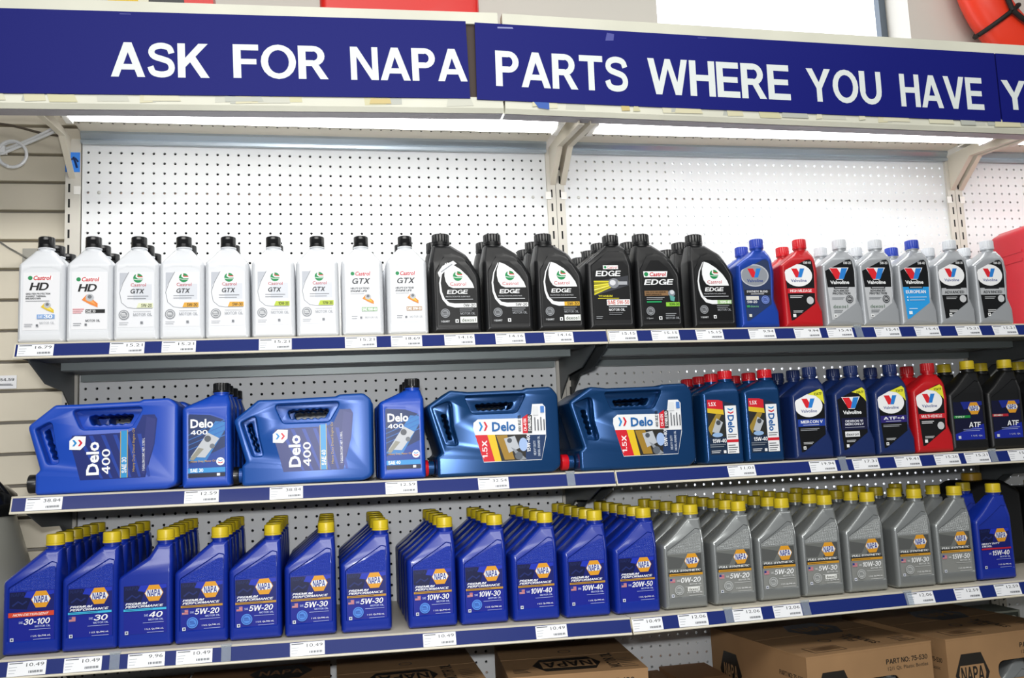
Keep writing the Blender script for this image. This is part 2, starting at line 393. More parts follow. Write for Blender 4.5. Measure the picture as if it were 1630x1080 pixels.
# ------------------------------------------------------------------ gondola: pegboards, posts
def peg_mesh(nc, r0, r1, skip):
    """1 inch cells with a real hole each; row r hole centre at z=-r, column c at x=c"""
    v = []; f = []; N = 8; R = .135; T = .25
    circ = [(R*math.cos(2*PI*(i+.5)/N), R*math.sin(2*PI*(i+.5)/N)) for i in range(N)]
    idx = {}
    def vid(x, y, z):
        k = (round(x, 4), y, round(z, 4))
        if k not in idx: idx[k] = len(v); v.append((x, y, z))
        return idx[k]
    for c in range(nc):
        for r in range(r0, r1):
            xa, xb = c-.5-(.05 if c == 0 else 0), c+.5+(.05 if c == nc-1 else 0)
            za, zb = -r-.5, -r+.5
            co = [vid(xa, 0, za), vid(xb, 0, za), vid(xb, 0, zb), vid(xa, 0, zb)]
            if (c, r) in skip: f.append((co[0], co[1], co[2], co[3])); continue
            n = len(v)
            v.extend([(c+a, 0, -r+b) for a, b in circ]); v.extend([(c+a, T, -r+b) for a, b in circ])
            # circle indices: 0,1 upper right; 2,3 upper left... quadrant fans
            q = {2: (0, 1), 3: (2, 3), 0: (4, 5), 1: (6, 7)}
            for ci, (a, b) in q.items(): f.append((co[ci], n+a, n+b))
            f.append((co[2], n+1, n+2, co[3])); f.append((co[3], n+3, n+4, co[0])); f.append((co[0], n+5, n+6, co[1])); f.append((co[1], n+7, n+0, co[2]))
            for i in range(N): f.append((n+i, n+(i+1) % N, n+N+(i+1) % N, n+N+i))
    b = MB(); b.v = v; b.f = f; b.m = [0]*len(f); b.mats = [PEG]
    w0, w1 = -.55, nc-.45
    b.box(w0, w0+.02, 0, T, -r1+.5, -r0+.5, PEG); b.box(w1-.02, w1, 0, T, -r1+.5, -r0+.5, PEG)
    me = bpy.data.meshes.new('pegboard')
    me.from_pydata([(x*U, y*U, z*U) for x, y, z in b.v], [], b.f); me.materials.append(PEG); me.update()
    return me
PINK = (4, 22, 34, 52)
skip = {(c, r) for c in (1, 44) for r in PINK}
pm = peg_mesh(46, -1, 63, skip)
screw = MB().lathe([(.17, 0), (.17, .03), (.06, .07)], (0, 0, 0), mat('#b9b9b4', .4, metal=.3), 12, axis='y').mesh('screw', 40)
for bx, lab in ((0, 'white pegboard back panel of the left bay'), (48, 'white pegboard back panel of the middle bay with daylight behind its holes'), (96, 'white pegboard back panel of the right bay')):
    o = link('pegboard', pm, None, (bx, 0, 0)); tag(o, lab, 'pegboard')
    for r in PINK:
        MB().box(-.6, 45.6, .3, .9, -r-.55, -r+.55, mat('#a98f80', .7)).build('rail', o)
        for c in (1, 44): link('screw', screw, o, (c, -.001, -r))
bk = MB().box(-.9, 45.9, 1.6, 1.8, -63, 1, mat('#17181a', .9)).build('backing_board', loc=(0, 0, 0)); tag(bk, 'dark board behind the holes of the left pegboard', 'board')
POSTX = [(-1.95, -.62), (45.5, 47.4), (93.5, 95.4), (141.5, 143.4)]
pl = ['slotted steel upright at the left end of the shelving, blue tape near its top', 'slotted steel upright between the left and the middle bay', 'slotted steel upright between the middle and the right bay', 'slotted steel upright at the far right end']
for i, (a, b_) in enumerate(POSTX):
    p = thing('upright_post', pl[i], 'upright', (a, 0, -84), 'slotted uprights')
    w_ = b_-a
    if i == 0: MB().box(0, w_, -.35, 1.4, 0, 85.2, POST).build('channel', p)
    else:
        MB().box(0, w_/2-.03, -.35, 1.4, 0, 85.2, POST).box(w_/2+.03, w_, -.35, 1.4, 0, 85.2, POST).box(w_/2-.03, w_/2+.03, -.25, 1.4, 0, 85, DKGREY).build('channel', p)
    s = MB(); xs = [.36] if i == 0 else [w_/2-.47, w_/2+.47]
    for x in xs:
        for k in range(54): s.box(x-.09, x+.09, -.36, -.33, 3.4+1.5*k, 4.25+1.5*k, SLOT)
    o = s.build('slots', p); o['kind'] = 'stuff'
    c = MB(); 
    for x in ([w_-.25] if i == 0 else [.1, w_-.1]): c.box(x-.3, x+.3, -.42, -.35, 79.7, 80.5, mat('#e8e6e0', .4))
    c.build('clip', p)
t = MB().box(0, 1.3, -.06, 0, 0, 1.95, mat('#2f7fe0', .6)).mesh('tape')
A = Art(-.06); A.stroke([(.35, 1.2), (.9, 1.35), (1.15, 1.0)], .18, '#0d1e50'); A.stroke([(.7, 1.5), (.95, .8), (1.05, .4)], .2, '#0d1e50')
o = link('masking_tape', t, None, (-1.95, -.36, -2.1)); tag(o, 'strip of blue masking tape with a black scribble on the left upright', 'tape'); link('writing', A.mesh(), o)

# ------------------------------------------------------------------ shelves (three tiers, three bays)
TIER = {1: (-15., (-20.49, -20.31, -20.55, -20.6)), 2: (-15., (-32.32, -32.65, -32.5, -32.5)), 3: (-17., (-43.99, -44.71, -44.25, -44.2))}
BX = (-1.5, 46.5, 94.5, 142.5)
def zf(s, x):
    Z = TIER[s][1]
    for i in range(3):
        if x <= BX[i+1] or i == 2: return Z[i]+(Z[i+1]-Z[i])*(x-BX[i])/48
TH = math.radians(20)
tn = {1: 'top', 2: 'middle', 3: 'bottom'}; bn = ('left', 'middle', 'right')
for s in (1, 2, 3):
    yl, Z = TIER[s]
    for i in range(3):
        a = -math.atan((Z[i+1]-Z[i])/48)
        r = thing('shelf', f'cream steel shelf, {tn[s]} tier of the {bn[i]} bay, blue price strip', 'shelf', (BX[i], 0, Z[i]), 'steel shelves', (0, a, 0))
        x0, x1 = .04, 47.96
        MB().box(x0, x1, yl+.2, -.4, -.14, -.02, CREAMM).box(x0, x1, yl+.2, yl+.3, -.95, -.14, CREAMM).box(x0, x0+.06, yl+.3, -.4, -1.1, -.14, UNDER).box(x1-.06, x1, yl+.3, -.4, -1.1, -.14, UNDER).build('deck', r)
        # price channel
        p = [(yl, 0), (yl+.22, 0), (yl+.22, -.1), (yl+.02, -.14), (yl-.34, -1.12), (yl-.36, -1.33), (yl-.52, -1.33), (yl-.56, -1.26), (yl-.52, -1.17), (yl-.44, -1.14), (yl-.08, -.14), (yl-.1, -.04)]
        MB().prism(p, x0, x1, CREAM, axis='x').build('price_channel', r)
        q = [(yl-.115, -.15), (yl-.085, -.14), (yl-.435, -1.12), (yl-.465, -1.13)]
        MB().prism(q, x0+.1, x1-.02, NAVYCH, axis='x').build('channel_strip', r)
        # stiffeners below
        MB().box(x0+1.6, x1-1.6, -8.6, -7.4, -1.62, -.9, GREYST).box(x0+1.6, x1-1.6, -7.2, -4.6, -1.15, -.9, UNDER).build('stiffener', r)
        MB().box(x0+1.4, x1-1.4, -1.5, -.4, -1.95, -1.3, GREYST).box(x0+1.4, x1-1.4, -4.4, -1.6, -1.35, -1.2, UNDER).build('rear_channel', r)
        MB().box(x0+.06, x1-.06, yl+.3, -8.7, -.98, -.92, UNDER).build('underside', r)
        h = MB()
        for k in range(47): h.box(1+k-.08, 1+k+.08, -11.6, -11.4, -.99, -.985, SLOT)
        hh = h.build('perforations', r); hh['kind'] = 'stuff'
        bp = [(-.3, -1.0), (-13.6, -1.0), (-13.2, -1.4), (-9.0, -2.75), (-3.9, -3.0), (-1.9, -4.1), (-.3, -5.2)]
        for bxx in (.55, 47.35):
            MB().prism(bp, bxx-.06, bxx+.06, DKGREY, axis='x').build('bracket', r)
            
# price tags
TAGS = {1: [(0.1, 2.5, '16.79'), (6.8, 2.5, '15.21'), (10.7, 2.5, '15.21'), (18.2, 2.5, '15.21'), (25.1, 2.6, '15.21'), (28.9, 2.7, '18.69'), (33.4, 2.6, '14.16'), (37.8, 2.5, '14.16'), (42.1, 2.6, '14.16'), (47.95, 2.5, '15.15'), (51.9, 2.8, '15.15'), (56.1, 2.6, '15.15'), (61.2, 2.7, '9.94'), (65.7, 2.7, '9.94'), (69.0, 2.6, '15.41'), (73.9, 2.6, '15.41'), (78.1, 2.5, '15.41'), (82.5, 2.6, '15.21'), (86.5, 2.4, '15.21')],
 2: [(0.9, 2.5, '38.84'), (12.4, 2.5, '12.59'), (18.9, 2.6, '38.84'), (28.1, 2.6, '12.59'), (35.8, 2.7, '32.54'), (58.2, 2.7, '11.01'), (66.1, 2.7, '19.94'), (70.4, 2.7, '17.31'), (74.7, 2.7, '19.41'), (78.8, 2.6, '15.26'), (82.0, 2.6, '15.21'), (86.7, 2.7, '15.21')],
 3: [(0.5, 2.6, '10.49'), (4.3, 2.4, '10.49'), (8.7, 2.4, '9.96'), (12.1, 2.5, '10.49'), (20.4, 2.5, '10.49'), (30.6, 2.6, '10.49'), (39.7, 2.6, '10.49'), (47.9, 2.6, '10.49'), (51.9, 2.6, '12.06'), (56.8, 2.8, '12.06'), (60.5, 2.8, '12.06'), (73.3, 2.5, '12.06'), (78.0, 2.7, '12.59'), (82.1, 2.6, '12.59')]}
ordn = ['first', 'second', 'third', 'fourth', 'fifth', 'sixth', 'seventh', 'eighth', 'ninth', 'tenth', 'eleventh', 'twelfth', 'thirteenth', 'fourteenth', 'fifteenth', 'sixteenth', 'seventeenth', 'eighteenth', 'nineteenth']
tm = {}
for s in (1, 2, 3):
    yl = TIER[s][0]
    for k, (x, wd, pr) in enumerate(TAGS[s]):
        if pr not in tm:
            A = Art(0, .003); A.base([(-1.3, 0), (1.3, 0), (1.3, 1.0), (-1.3, 1.0)], '#e9ebee', .012)
            A.text(pr, -.05+(.2 if len(pr) < 5 else 0), .62, 1.2-(.2 if len(pr) < 5 else 0), .25, '#2a2c30', .0, thin=True)
            A.lines(-1.2, -.3, (.86,), '#55585e', .07); A.lines(-1.2, -.65, (.6, .4, .2), '#a9adb3', .04)
            for q in range(9): A.rect(.15+q*.11, .17, .15+q*.11+.06+.02*(q % 2), .33, '#5c6066')
            tm[pr] = A.mesh('price_tag')
        lb = f'white price tag reading {pr}, {ordn[k]} from the left on the {tn[s]} shelf edge'
        if len(TAGS[s]) == k+1: lb = f'white price tag reading {pr}, rightmost on the {tn[s]} shelf edge'
        o = link('price_tag', tm[pr], None, (x, yl-.468, zf(s, x)-1.115)); o.rotation_euler = (-TH, 0, 0)
        tag(o, lb, 'price tag', 'price tags in the shelf edges')
CL = mat('#c8d4e0', .12, trans=.6, alpha=.55)
cm = MB().box(-.35, .35, -.05, 0, 0, 1.15, CL).box(-.4, .4, -.1, .25, 1.1, 1.28, CL).mesh('clip')
for s, xs in {1: [70.9], 2: [42.5, 68.1, 83.7], 3: [6.5, 14.4, 55.1, 62.2, 72.1]}.items():
    for k, x in enumerate(xs):
        o = link('sign_clip', cm, None, (x, TIER[s][0]-.52, zf(s, x)-1.12)); o.rotation_euler = (-TH, 0, 0)
        tag(o, f'clear plastic clip on the {tn[s]} shelf edge' + (f', {ordn[k]} from the left' if len(xs) > 1 else ''), 'clip', 'clear clips on the shelf edges')

# ------------------------------------------------------------------ header sign and canopy
BRD = mat('#3a2a22', .6)
HB = mat('#111872', .5, spec=.15)
TRIM = mat('#dcdccb', .4, noise=(5, .10)); TRIML = mat('#9b98a0', .5)
def seg(name, lab, cat, x0, x1, z0, z1):
    return thing(name, lab, cat, (x0, -13.2, z0), 'header fascias over the bays', (0, -math.atan((z1-z0)/(x1-x0)), 0))
for x0, x1, z0, z1, lab in ((-14, 38.55, -.78-.2, .05, 'metal sign frame over the left bay with tape scraps on its rails'), (38.7, 130, .02, -.95, 'metal sign frame over the middle and right bays with tape scraps')):
    r = seg('header_fascia', lab, 'fascia', x0, x1, z0, z1); W = x1-x0
    MB().box(0, W, .15, .6, .9, 8.8, BRD).build('backing_board', r)
    MB().box(0, W, -.10, .9, 8.45, 9.58, TRIM).build('top_rail', r)
    MB().prism([(-.12, .42), (-.12, 1.42), (.15, 1.42), (.9, .5), (.9, .2), (.1, .0)], 0, W, TRIM, axis='x').build('bottom_rail', r)
    MB().box(0, W, .3, 1.6, -.02, .1, TRIML).build('lower_flange', r)
    S = Art(-.125, .003); rnd = random.Random(4)
    n = int(W/2.4)
    for k in range(n):
        x = rnd.uniform(.5, W-3); w2 = rnd.uniform(.5, 3.2); c = rnd.choice(['#d6d1b0', '#cfcba4', '#c9cabc', '#b9bcb2', '#dad7bd', '#cdb97a'])
        z = .5+rnd.uniform(0, .2); zz = 1.4-rnd.uniform(0, .25)
        S.poly([(x, z), (x+w2, z+rnd.uniform(0, .1)), (x+w2-rnd.uniform(0, .3), zz), (x+w2*.5, zz+rnd.uniform(-.15, .02)), (x+rnd.uniform(-.2, .2), zz)], c)
    if x0 > 0: S.poly([(2.6, 1.2), (4.1, 1.1), (4.1, .45), (3.1, .55)], '#2456ae')
    o = link('tape_scraps', S.mesh('tape_scraps'), r); o['kind'] = 'stuff'
for x0, x1, z0, z1, lab, words in (
    (-14, 35.5, .18, 1.25, 'long blue sign panel reading ASK FOR and more in white, leftmost of the three', [('ASK', 5.04, 12.98, 2.09, 5.25), ('FOR', 14.95, 22.99, 2.35, 5.5), ('NAPA', 24.95, 35.35, 2.55, 5.72)]),
    (36.1, 90.35, 1.17, .57, 'long blue sign panel reading PARTS WHERE YOU HAVE in white', [('PARTS', 37.9, 50.6, 2.45, 5.95), ('WHERE', 52.55, 67.1, 2.2, 5.85), ('YOU', 68.9, 77.02, 2.02, 5.5), ('HAVE', 79.1, 88.55, 1.8, 5.32)]),
    (90.5, 130, .56, .2, 'blue sign panel at the right end, its white wording beginning YO', [('YO', 90.8, 96.9, 1.85, 5.1)])):
    a = math.atan((z1-z0)/(x1-x0))
    r = thing('store_sign', lab, 'sign', (x0, -13.46, z0), 'blue sign panels', (0, -a, 0)); W = x1-x0
    MB().box(0, W, 0, .12, 0, 7.35, HB).build('panel', r)
    WH = mat('#dfe6e4', .4)
    for t_, xa, xb, za, zb in words:
        L = Art(0., .003)
        # panel-local height: remove the tilt
        L.text(t_, xa-x0, za-(z0+(xa-x0)*math.tan(a))+.05, xb-xa, zb-za-.1, WH, .035)
        link('lettering', L.mesh('lettering'), r)
    L = Art(0., .003); L.rect(W*.4, 7.1, W*.4+.9, 7.16, '#4a4f9c')
    if x0 > 0 and x0 < 50:
        L.poly([(12.4, 6.3), (13.2, 6.35), (13.3, 7.0), (12.6, 7.1)], '#4a4f9c'); L.poly([(2.1, 6.9), (3.6, 6.95), (3.5, 7.1), (2.1, 7.05)], '#8a8fc0')
    o = link('scuff_marks', L.mesh('scuff_marks'), r); o['kind'] = 'stuff'
# canopy: brackets, perforated underside, lamps, rail
PERF = mat('#d2cbbd', .55); LAMP = mat('#ffffff', .4, emit=11.)
STEEL = mat('#aab4bc', .3, metal=.7)
for i in range(3):
    x0, x1 = BX[i]+1.0, BX[i+1]-1.0
    r = thing('canopy', f'steel canopy shelf with perforated underside over the {bn[i]} bay', 'canopy', (x0, 0, 1), 'canopy shelves'); W = x1-x0
    MB().prism([(-7.6, -.35), (-7.6, -.25), (-3.2, 1.0), (-.6, 1.0), (-.6, .8), (-3.2, .8)], 0, W, PERF, axis='x').build('underside', r)
    MB().box(0, W, -12.2, -.3, 1.5, 1.6, PERF).build('deck', r)
    MB().prism([(-1.1, .55), (-1.0, .9), (-.5, 1.1), (-.3, 1.1), (-.3, -.3), (-.9, -.35), (-1.0, -.1), (-.75, .1)], 0, W, STEEL, axis='x').build('rear_rail', r)
    h = MB()
    for k in range(int(W)): 
        h.lathe([(.1, 0), (.1, .02)], (.5+k, -3.6, .63), SLOT, 8)
        h.lathe([(.08, 0), (.08, .02)], (.5+k, -5.4, .15), mat('#9d978c', .6), 8)
    hh = h.build('perforations', r); hh['kind'] = 'stuff'
    f = thing('fluorescent_light', f'white fluorescent strip light under the canopy of the {bn[i]} bay', 'light', (x0+(.6 if i == 0 else .3), -9.3, .55), 'strip lights under the canopy'); W2 = W-1.2
    MB().box(0, W2, -1.5, 1.5, .35, 1.4, mat('#e8e6e0', .4)).build('housing', f)
    MB().prism([(-1.45, .34), (-1.25, -.35), (-.6, -.62), (.6, -.62), (1.25, -.35), (1.45, .34)], .6, W2-.6, LAMP, axis='x').build('diffuser', f)
    MB().prism([(-1.5, .35), (-1.35, -.45), (1.35, -.6), (1.5, .35)], 0, .58, mat('#dcdad4', .4), axis='x').build('end_cap', f)
    MB().prism([(-1.5, .35), (-1.35, -.45), (1.35, -.6), (1.5, .35)], W2-.58, W2, mat('#dcdad4', .4), axis='x').build('end_cap', f)
cb = [(-.2, -2.3), (-4.0, .5), (-12.4, -.55), (-12.4, 1.3), (-5.2, 2.4), (-.2, 2.4)]
cb = [(-.38, -2.6), (-1.2, -1.9), (-4.0, .35), (-12.2, -.35), (-12.2, 1.35), (-.38, 1.35)]
for i, x in enumerate((-1.55, 45.95, 47.05, 93.95, 95.05)):
    lab = ['at the left end', 'left one of the pair between left and middle bay', 'right one of the pair between left and middle bay', 'left one of the pair between middle and right bay', 'right one of the pair between middle and right bay'][i]
    o = MB().prism(cb, -.07, .07, CREAMM, axis='x').prism([(-.38, -2.6), (-1.2, -1.9), (-4.0, .35), (-12.2, -.35), (-12.2, -.45), (-4.05, .24), (-1.25, -2.0), (-.38, -2.75)], -.07, .5, CREAMM, axis='x').build('canopy_bracket', loc=(x, 0, 0))
    tag(o, f'cream sheet steel canopy bracket {lab}', 'bracket', 'canopy brackets')

# ------------------------------------------------------------------ bottles
BODY = {}
def geom(kind, m):
    k = (kind, m)
    if k in BODY: return BODY[k]
    if kind == 'N':
        c = [(0, 0, .28), (4.0, 0, .28), (4.0, 6.2, .5), (3.95, 7.6, .12), (2.75, 7.6, .12), (0, 5.35, .5)]
        p = [(.38, .95, .12), (3.72, .95, .12), (3.74, 5.6, .2), (3.72, 6.6, .15), (3.3, 6.72, .2), (.38, 4.95, .35)]
        r = bottle_mesh(c, p, 2.55, (3.3, .56, 7.6, 7.85), 5.4, m, .13), (3.3, 1.275, 7.82), 4.0
    elif kind == 'P':
        c = [(0, 0, .28), (4.0, 0, .28), (4.0, 6.2, .5), (3.9, 7.6, .12), (2.75, 7.6, .3), (2.2, 6.7, .6), (0, 5.2, .5)]
        r = bottle_mesh(c, None, 2.55, (3.3, .56, 7.6, 7.85), 5.4, m), (3.3, 1.275, 7.82), 4.0
    elif kind == 'W':
        c = [(0, 0, .25), (3.5, 0, .25), (3.5, 6.3, .5), (2.4, 7.6, .3), (1.1, 7.6, .3), (0, 6.3, .5)]
        p = [(.28, .75, .1), (3.22, .75, .1), (3.22, 5.75, .3), (2.5, 6.05, .6), (1.0, 6.05, .6), (.28, 5.75, .3)]
        r = bottle_mesh(c, p, 2.6, (1.75, .55, 7.6, 7.85), 6.2, m, .05), (1.75, 1.3, 7.82), 3.5
    elif kind == 'E':
        c = [(0, 0, .3), (4.35, 0, .3), (4.35, 5.0, 1.3), (3.2, 7.0, 1.0), (1.9, 7.85, .15), (.32, 7.85, .1), (0, 6.3, .8)]
        p = [(.38, .45, .2), (4.0, .45, .2), (4.0, 4.9, 1.1), (3.0, 6.6, .8), (1.9, 7.0, .3), (1.2, 6.8, .3), (.38, 5.4, .8)]
        r = bottle_mesh(c, p, 2.5, (1.1, .68, 7.8, 8.05), 5.9, m, .07), (1.1, 1.25, 8.02), 4.35
    elif kind == 'F':
        c = [(0, 0, .3), (4.4, 0, .3), (4.4, 6.0, .3), (3.95, 7.5, .3), (3.5, 7.85, .1), (2.1, 7.85, .1), (0, 6.1, .3)]
        p = [(.45, .45, .2), (4.05, .45, .2), (4.05, 5.8, .2), (3.7, 7.0, .2), (3.3, 7.2, .1), (2.2, 7.2, .1), (.45, 5.85, .3)]
        r = bottle_mesh(c, p, 2.5, (2.8, .64, 7.8, 8.0), 6.2, m, .07), (2.8, 1.25, 7.95), 4.4
    elif kind == 'V':
        c = [(0, 0, .22), (4.0, 0, .22), (4.0, 1.5, .6), (3.62, 2.6, .6), (3.82, 5.2, .9), (3.6, 6.95, .4), (3.35, 7.45, .1), (2.15, 7.45, .1), (0, 5.9, .35)]
        p = [(.62, .5, .1), (1.0, .6, .1), (3.3, 2.15, .2), (3.3, 2.8, .2), (3.42, 5.2, .3), (3.3, 6.3, .2), (3.1, 6.5, .2), (2.6, 6.45, .2), (.3, 5.4, .2)]
        r = bottle_mesh(c, p, 2.5, (2.75, .53, 7.4, 7.7), 6.3, m, .06), (2.75, 1.25, 7.66), 4.0
    elif kind == 'D':
        c = [(0, 0, .25), (3.8, 0, .25), (3.8, 6.7, .5), (3.55, 7.5, .12), (2.35, 7.5, .12), (0, 6.45, .4)]
        p = [(.45, .75, .15), (3.4, .75, .15), (3.4, 5.3, .2), (3.3, 5.5, .2), (2.2, 5.95, .5), (.45, 6.05, .3)]
        r = bottle_mesh(c, p, 2.6, (2.95, .56, 7.5, 7.7), 6.3, m), (2.95, 1.3, 7.66), 3.8
    BODY[k] = r; return r
CAPS = {}
def cap(kind, m):
    k = (kind, m)
    if k not in CAPS:
        r, h, st, rb = {'N': (.66, .85, '', .012), 'P': (.66, .85, '', .012), 'W': (.62, .95, 'window', .01), 'E': (.78, .9, '', .05), 'F': (.74, .85, '', .05), 'V': (.64, .9, '', .05), 'D': (.66, .8, '', .04)}[kind]
        CAPS[k] = cap_mesh(r, h, m, rb, st)
    return CAPS[k]

def hexagon(A, cx, cz, a, b):
    A.poly([(cx-a, cz), (cx-a*.52, cz-b), (cx+a*.52, cz-b), (cx+a, cz), (cx+a*.52, cz+b), (cx-a*.52, cz+b)], '#d9992a')
    A.poly([(cx-a*.93, cz), (cx-a*.72, cz-b*.42), (cx+a*.72, cz-b*.42), (cx+a*.93, cz), (cx+a*.72, cz+b*.42), (cx-a*.72, cz+b*.42)], '#dfe4ea')
    A.text('NAPA', cx-a*.7, cz-b*.42, a*1.4, b*.84, '#182a86', .05)
def flag(A, x, z):
    A.rect(x, z, x+.46, z+.33, '#c9a0a8')
    for k in range(3): A.rect(x, z+.03+.11*k, x+.46, z+.08+.11*k, '#b04a58')
    A.rect(x, z+.15, x+.2, z+.33, '#253a80')
def castrol(A, cx, cz, r):
    A.disc(cx, cz, r, '#118a4c'); A.stroke([(cx-r*.25, cz+r*.98), (cx-r*.35, cz+r*.3), (cx, cz+.05*r), (cx+r*.98, cz+.05*r)], [r*.3, r*.32, r*.3, r*.3], '#f2f4f4')
    A.stroke([(cx-r*.02, cz+r*.75), (cx-r*.05, cz+r*.45), (cx+r*.2, cz+r*.3), (cx+r*.95, cz+r*.28)], [r*.1, r*.16, r*.2, r*.2], '#d22a35')
    A.stroke([(cx-r*.95, cz-r*.2), (cx-r*.3, cz-r*.35), (cx+r*.9, cz-r*.36)], r*.12, '#f2f4f4')
def badge(A, cx, cz, r, c, c2):
    A.disc(cx, cz, r, c, n=20); A.ring(cx, cz, r*.8, r*.1, c2); A.lines(cx-r*.5, cx+r*.5, (cz-r*.25, cz, cz+r*.2), c2, r*.12)
def vlogo(A, cx, cz, w_, h, bord=None):
    x0, x1 = cx-w_/2, cx+w_/2; z0, z1 = cz-h/2, cz+h/2
    if bord: A.poly([(x0-.1, z1+.06), (cx-.28, z0-.06), (cx+.34, z0-.06), (x1+.12, z1+.06)], bord)
    A.poly([(x0, z1), (x0+w_*.42, z1), (cx+w_*.10, cz-.02*h), (cx-w_*.02, z0), (cx-w_*.2, z0)], '#d9262f')
    A.poly([(x1, z1), (x1-w_*.34, z1), (cx-w_*.04, z0+h*.0), (cx+w_*.24, z0)], '#2a7fd0')
def chevron(A, x, z, w_, h, rot=0):
    # two stacked vees, blue above red, pointing down
    for k, c in ((1, '#1f86c8'), (0, '#cf2336')):
        zz = z+k*h*.5
        if rot: # pointing right
            xx = x+(1-k)*w_*.52
            A.poly([(xx, z), (xx+w_*.2, z), (xx+w_*.44, z+h/2), (xx+w_*.2, z+h), (xx, z+h), (xx+w_*.22, z+h/2)], c)
        else: A.poly([(x, zz+h*.42), (x, zz+h*.2), (x+w_/2, zz), (x+w_, zz+h*.2), (x+w_, zz+h*.42), (x+w_/2, zz+h*.2)], c)

def napa_label(kind, grade, line='PREMIUM', bar='#b98a34', circ=False, flg=True, silver=False, dex=False):
    y0 = .125 if kind == 'N' else 0
    A = Art(y0)
    if silver:
        A.base([(.5, 1.02), (3.6, 1.02), (3.6, 4.65), (.5, 4.65)], mat('#8f918e', .35, metal=.2))
        A.rect(.5, 3.05, 3.58, 4.6, '#4d4f4e'); A.poly([(.5, 3.05), (1.9, 3.05), (2.8, 4.6), (.5, 4.6)], '#6c6f6c'); A.poly([(.5, 3.4), (1.6, 3.4), (2.1, 4.2), (.5, 4.5)], '#565857')
        A.rect(.5, 2.78, 3.58, 3.12, '#2c2e2f')
        hexagon(A, 2.68, 4.0, .68, .6)
        A.text('FULL SYNTHETIC', .62, 3.12, 2.85, .17, '#e8eaea', .03, .25)
        A.rect(.55, 2.78, 3.58, 2.98, '#c8922c'); A.lines(.65, 2.4, (2.85,), '#4b3a17', .04)
        c1 = '#eceeee'; c2 = '#c9cbca'; cb_ = '#a9acab'
    else:
        A.base([(.5, 1.02), (3.6, 1.02), (3.6, 4.65), (.5, 4.65)], '#16228c')
        A.rect(.5, 2.7, 3.58, 4.6, '#131d6c'); A.poly([(.5, 3.45), (1.7, 3.3), (1.95, 4.0), (1.5, 4.6), (.5, 4.6)], '#0d1440')
        A.poly([(1.7, 4.6), (1.5, 4.2), (2.1, 4.1), (3.58, 4.35), (3.58, 4.6)], '#1d33b0')
        A.stroke([(.7, 3.6), (1.1, 3.9), (1.4, 3.7), (1.7, 3.9)], .12, '#1d2a66')
        A.text('NAPA', .6, 4.28, .95, .26, '#1b2558', .03, .1)
        hexagon(A, 2.68, 4.0, .68, .6)
        c1 = '#eef0f4'; c2 = '#aeb8e0'; cb_ = '#4f86d8'
        if line == 'PREMIUM':
            A.text('PREMIUM', .62, 3.2, 1.6, .16, c1, .03, .3); A.text('PERFORMANCE', .62, 2.98, 2.75, .17, c1, .03, .3)
            A.rect(.5, 2.74, 3.58, 2.9, bar); A.lines(.6, 2.6, (2.8,), '#3c3320' if bar[1] == 'b' else '#1c5a80', .04)
        elif line == 'DIESEL':
            A.text('HEAVY DUTY', .55, 3.2, 1.9, .15, c1, .02, .3); A.text('DIESEL', .55, 2.98, 1.1, .15, c1, .02, .3); A.rect(.5, 2.74, 3.58, 2.88, '#b32235')
        else:
            A.rect(.45, 2.78, 3.6, 3.12, '#d0452c'); A.text(line, .75, 2.86, 2.5, .17, '#f3d8cc', .03, .3)
    if flg: flag(A, .58, 2.25)
    gx = 1.5 if len(grade) < 7 else 1.35
    if len(grade) < 4: gx = 2.3
    if len(grade) > 7: gx = .95
    A.text('SAE', gx-.32, 2.3, .28, .16, c2, .0)
    A.text(grade, gx, 2.2, 3.38-gx, .42, c1, .03, .2)
    A.text('MOTOR OIL', 2.3, 1.98, 1.08, .13, c2, .0)
    A.lines(1.9, 3.4, (1.82,), c2, .03)
    if circ: badge(A, 1.35, 1.6, .42, cb_, '#24469c' if not silver else '#6e7170')
    if dex: A.rect(2.1, 1.45, 3.2, 1.82, '#e4e6e2'); A.text('dexos1', 2.2, 1.5, .9, .25, '#30332f', .01)
    A.text('1 U.S. Qt./946 mL', 2.05, 1.28, 1.35, .14, c1, .01); A.lines(2.2, 3.4, (1.1,), c2, .03)
    A.rect(.62, 1.05, .86, 1.3, '#cfd4de'); A.rect(.69, 1.11, .8, 1.24, '#3a4258')
    if kind == 'N':
        pass
    return A.mesh('label')
def texture_plate(m):
    A = Art(.13); A.poly([(.5, 4.68), (3.62, 4.68), (3.62, 6.35), (3.25, 6.35), (.5, 4.9)], m)
    return A.mesh('grip_texture')
TEXB = mat('#1a36a6', .25, bump=('dots', 420, 1.), coat=.2)
TEXS = mat('#a0a4a4', .3, metal=.4, bump=('dots', 420, 1.))

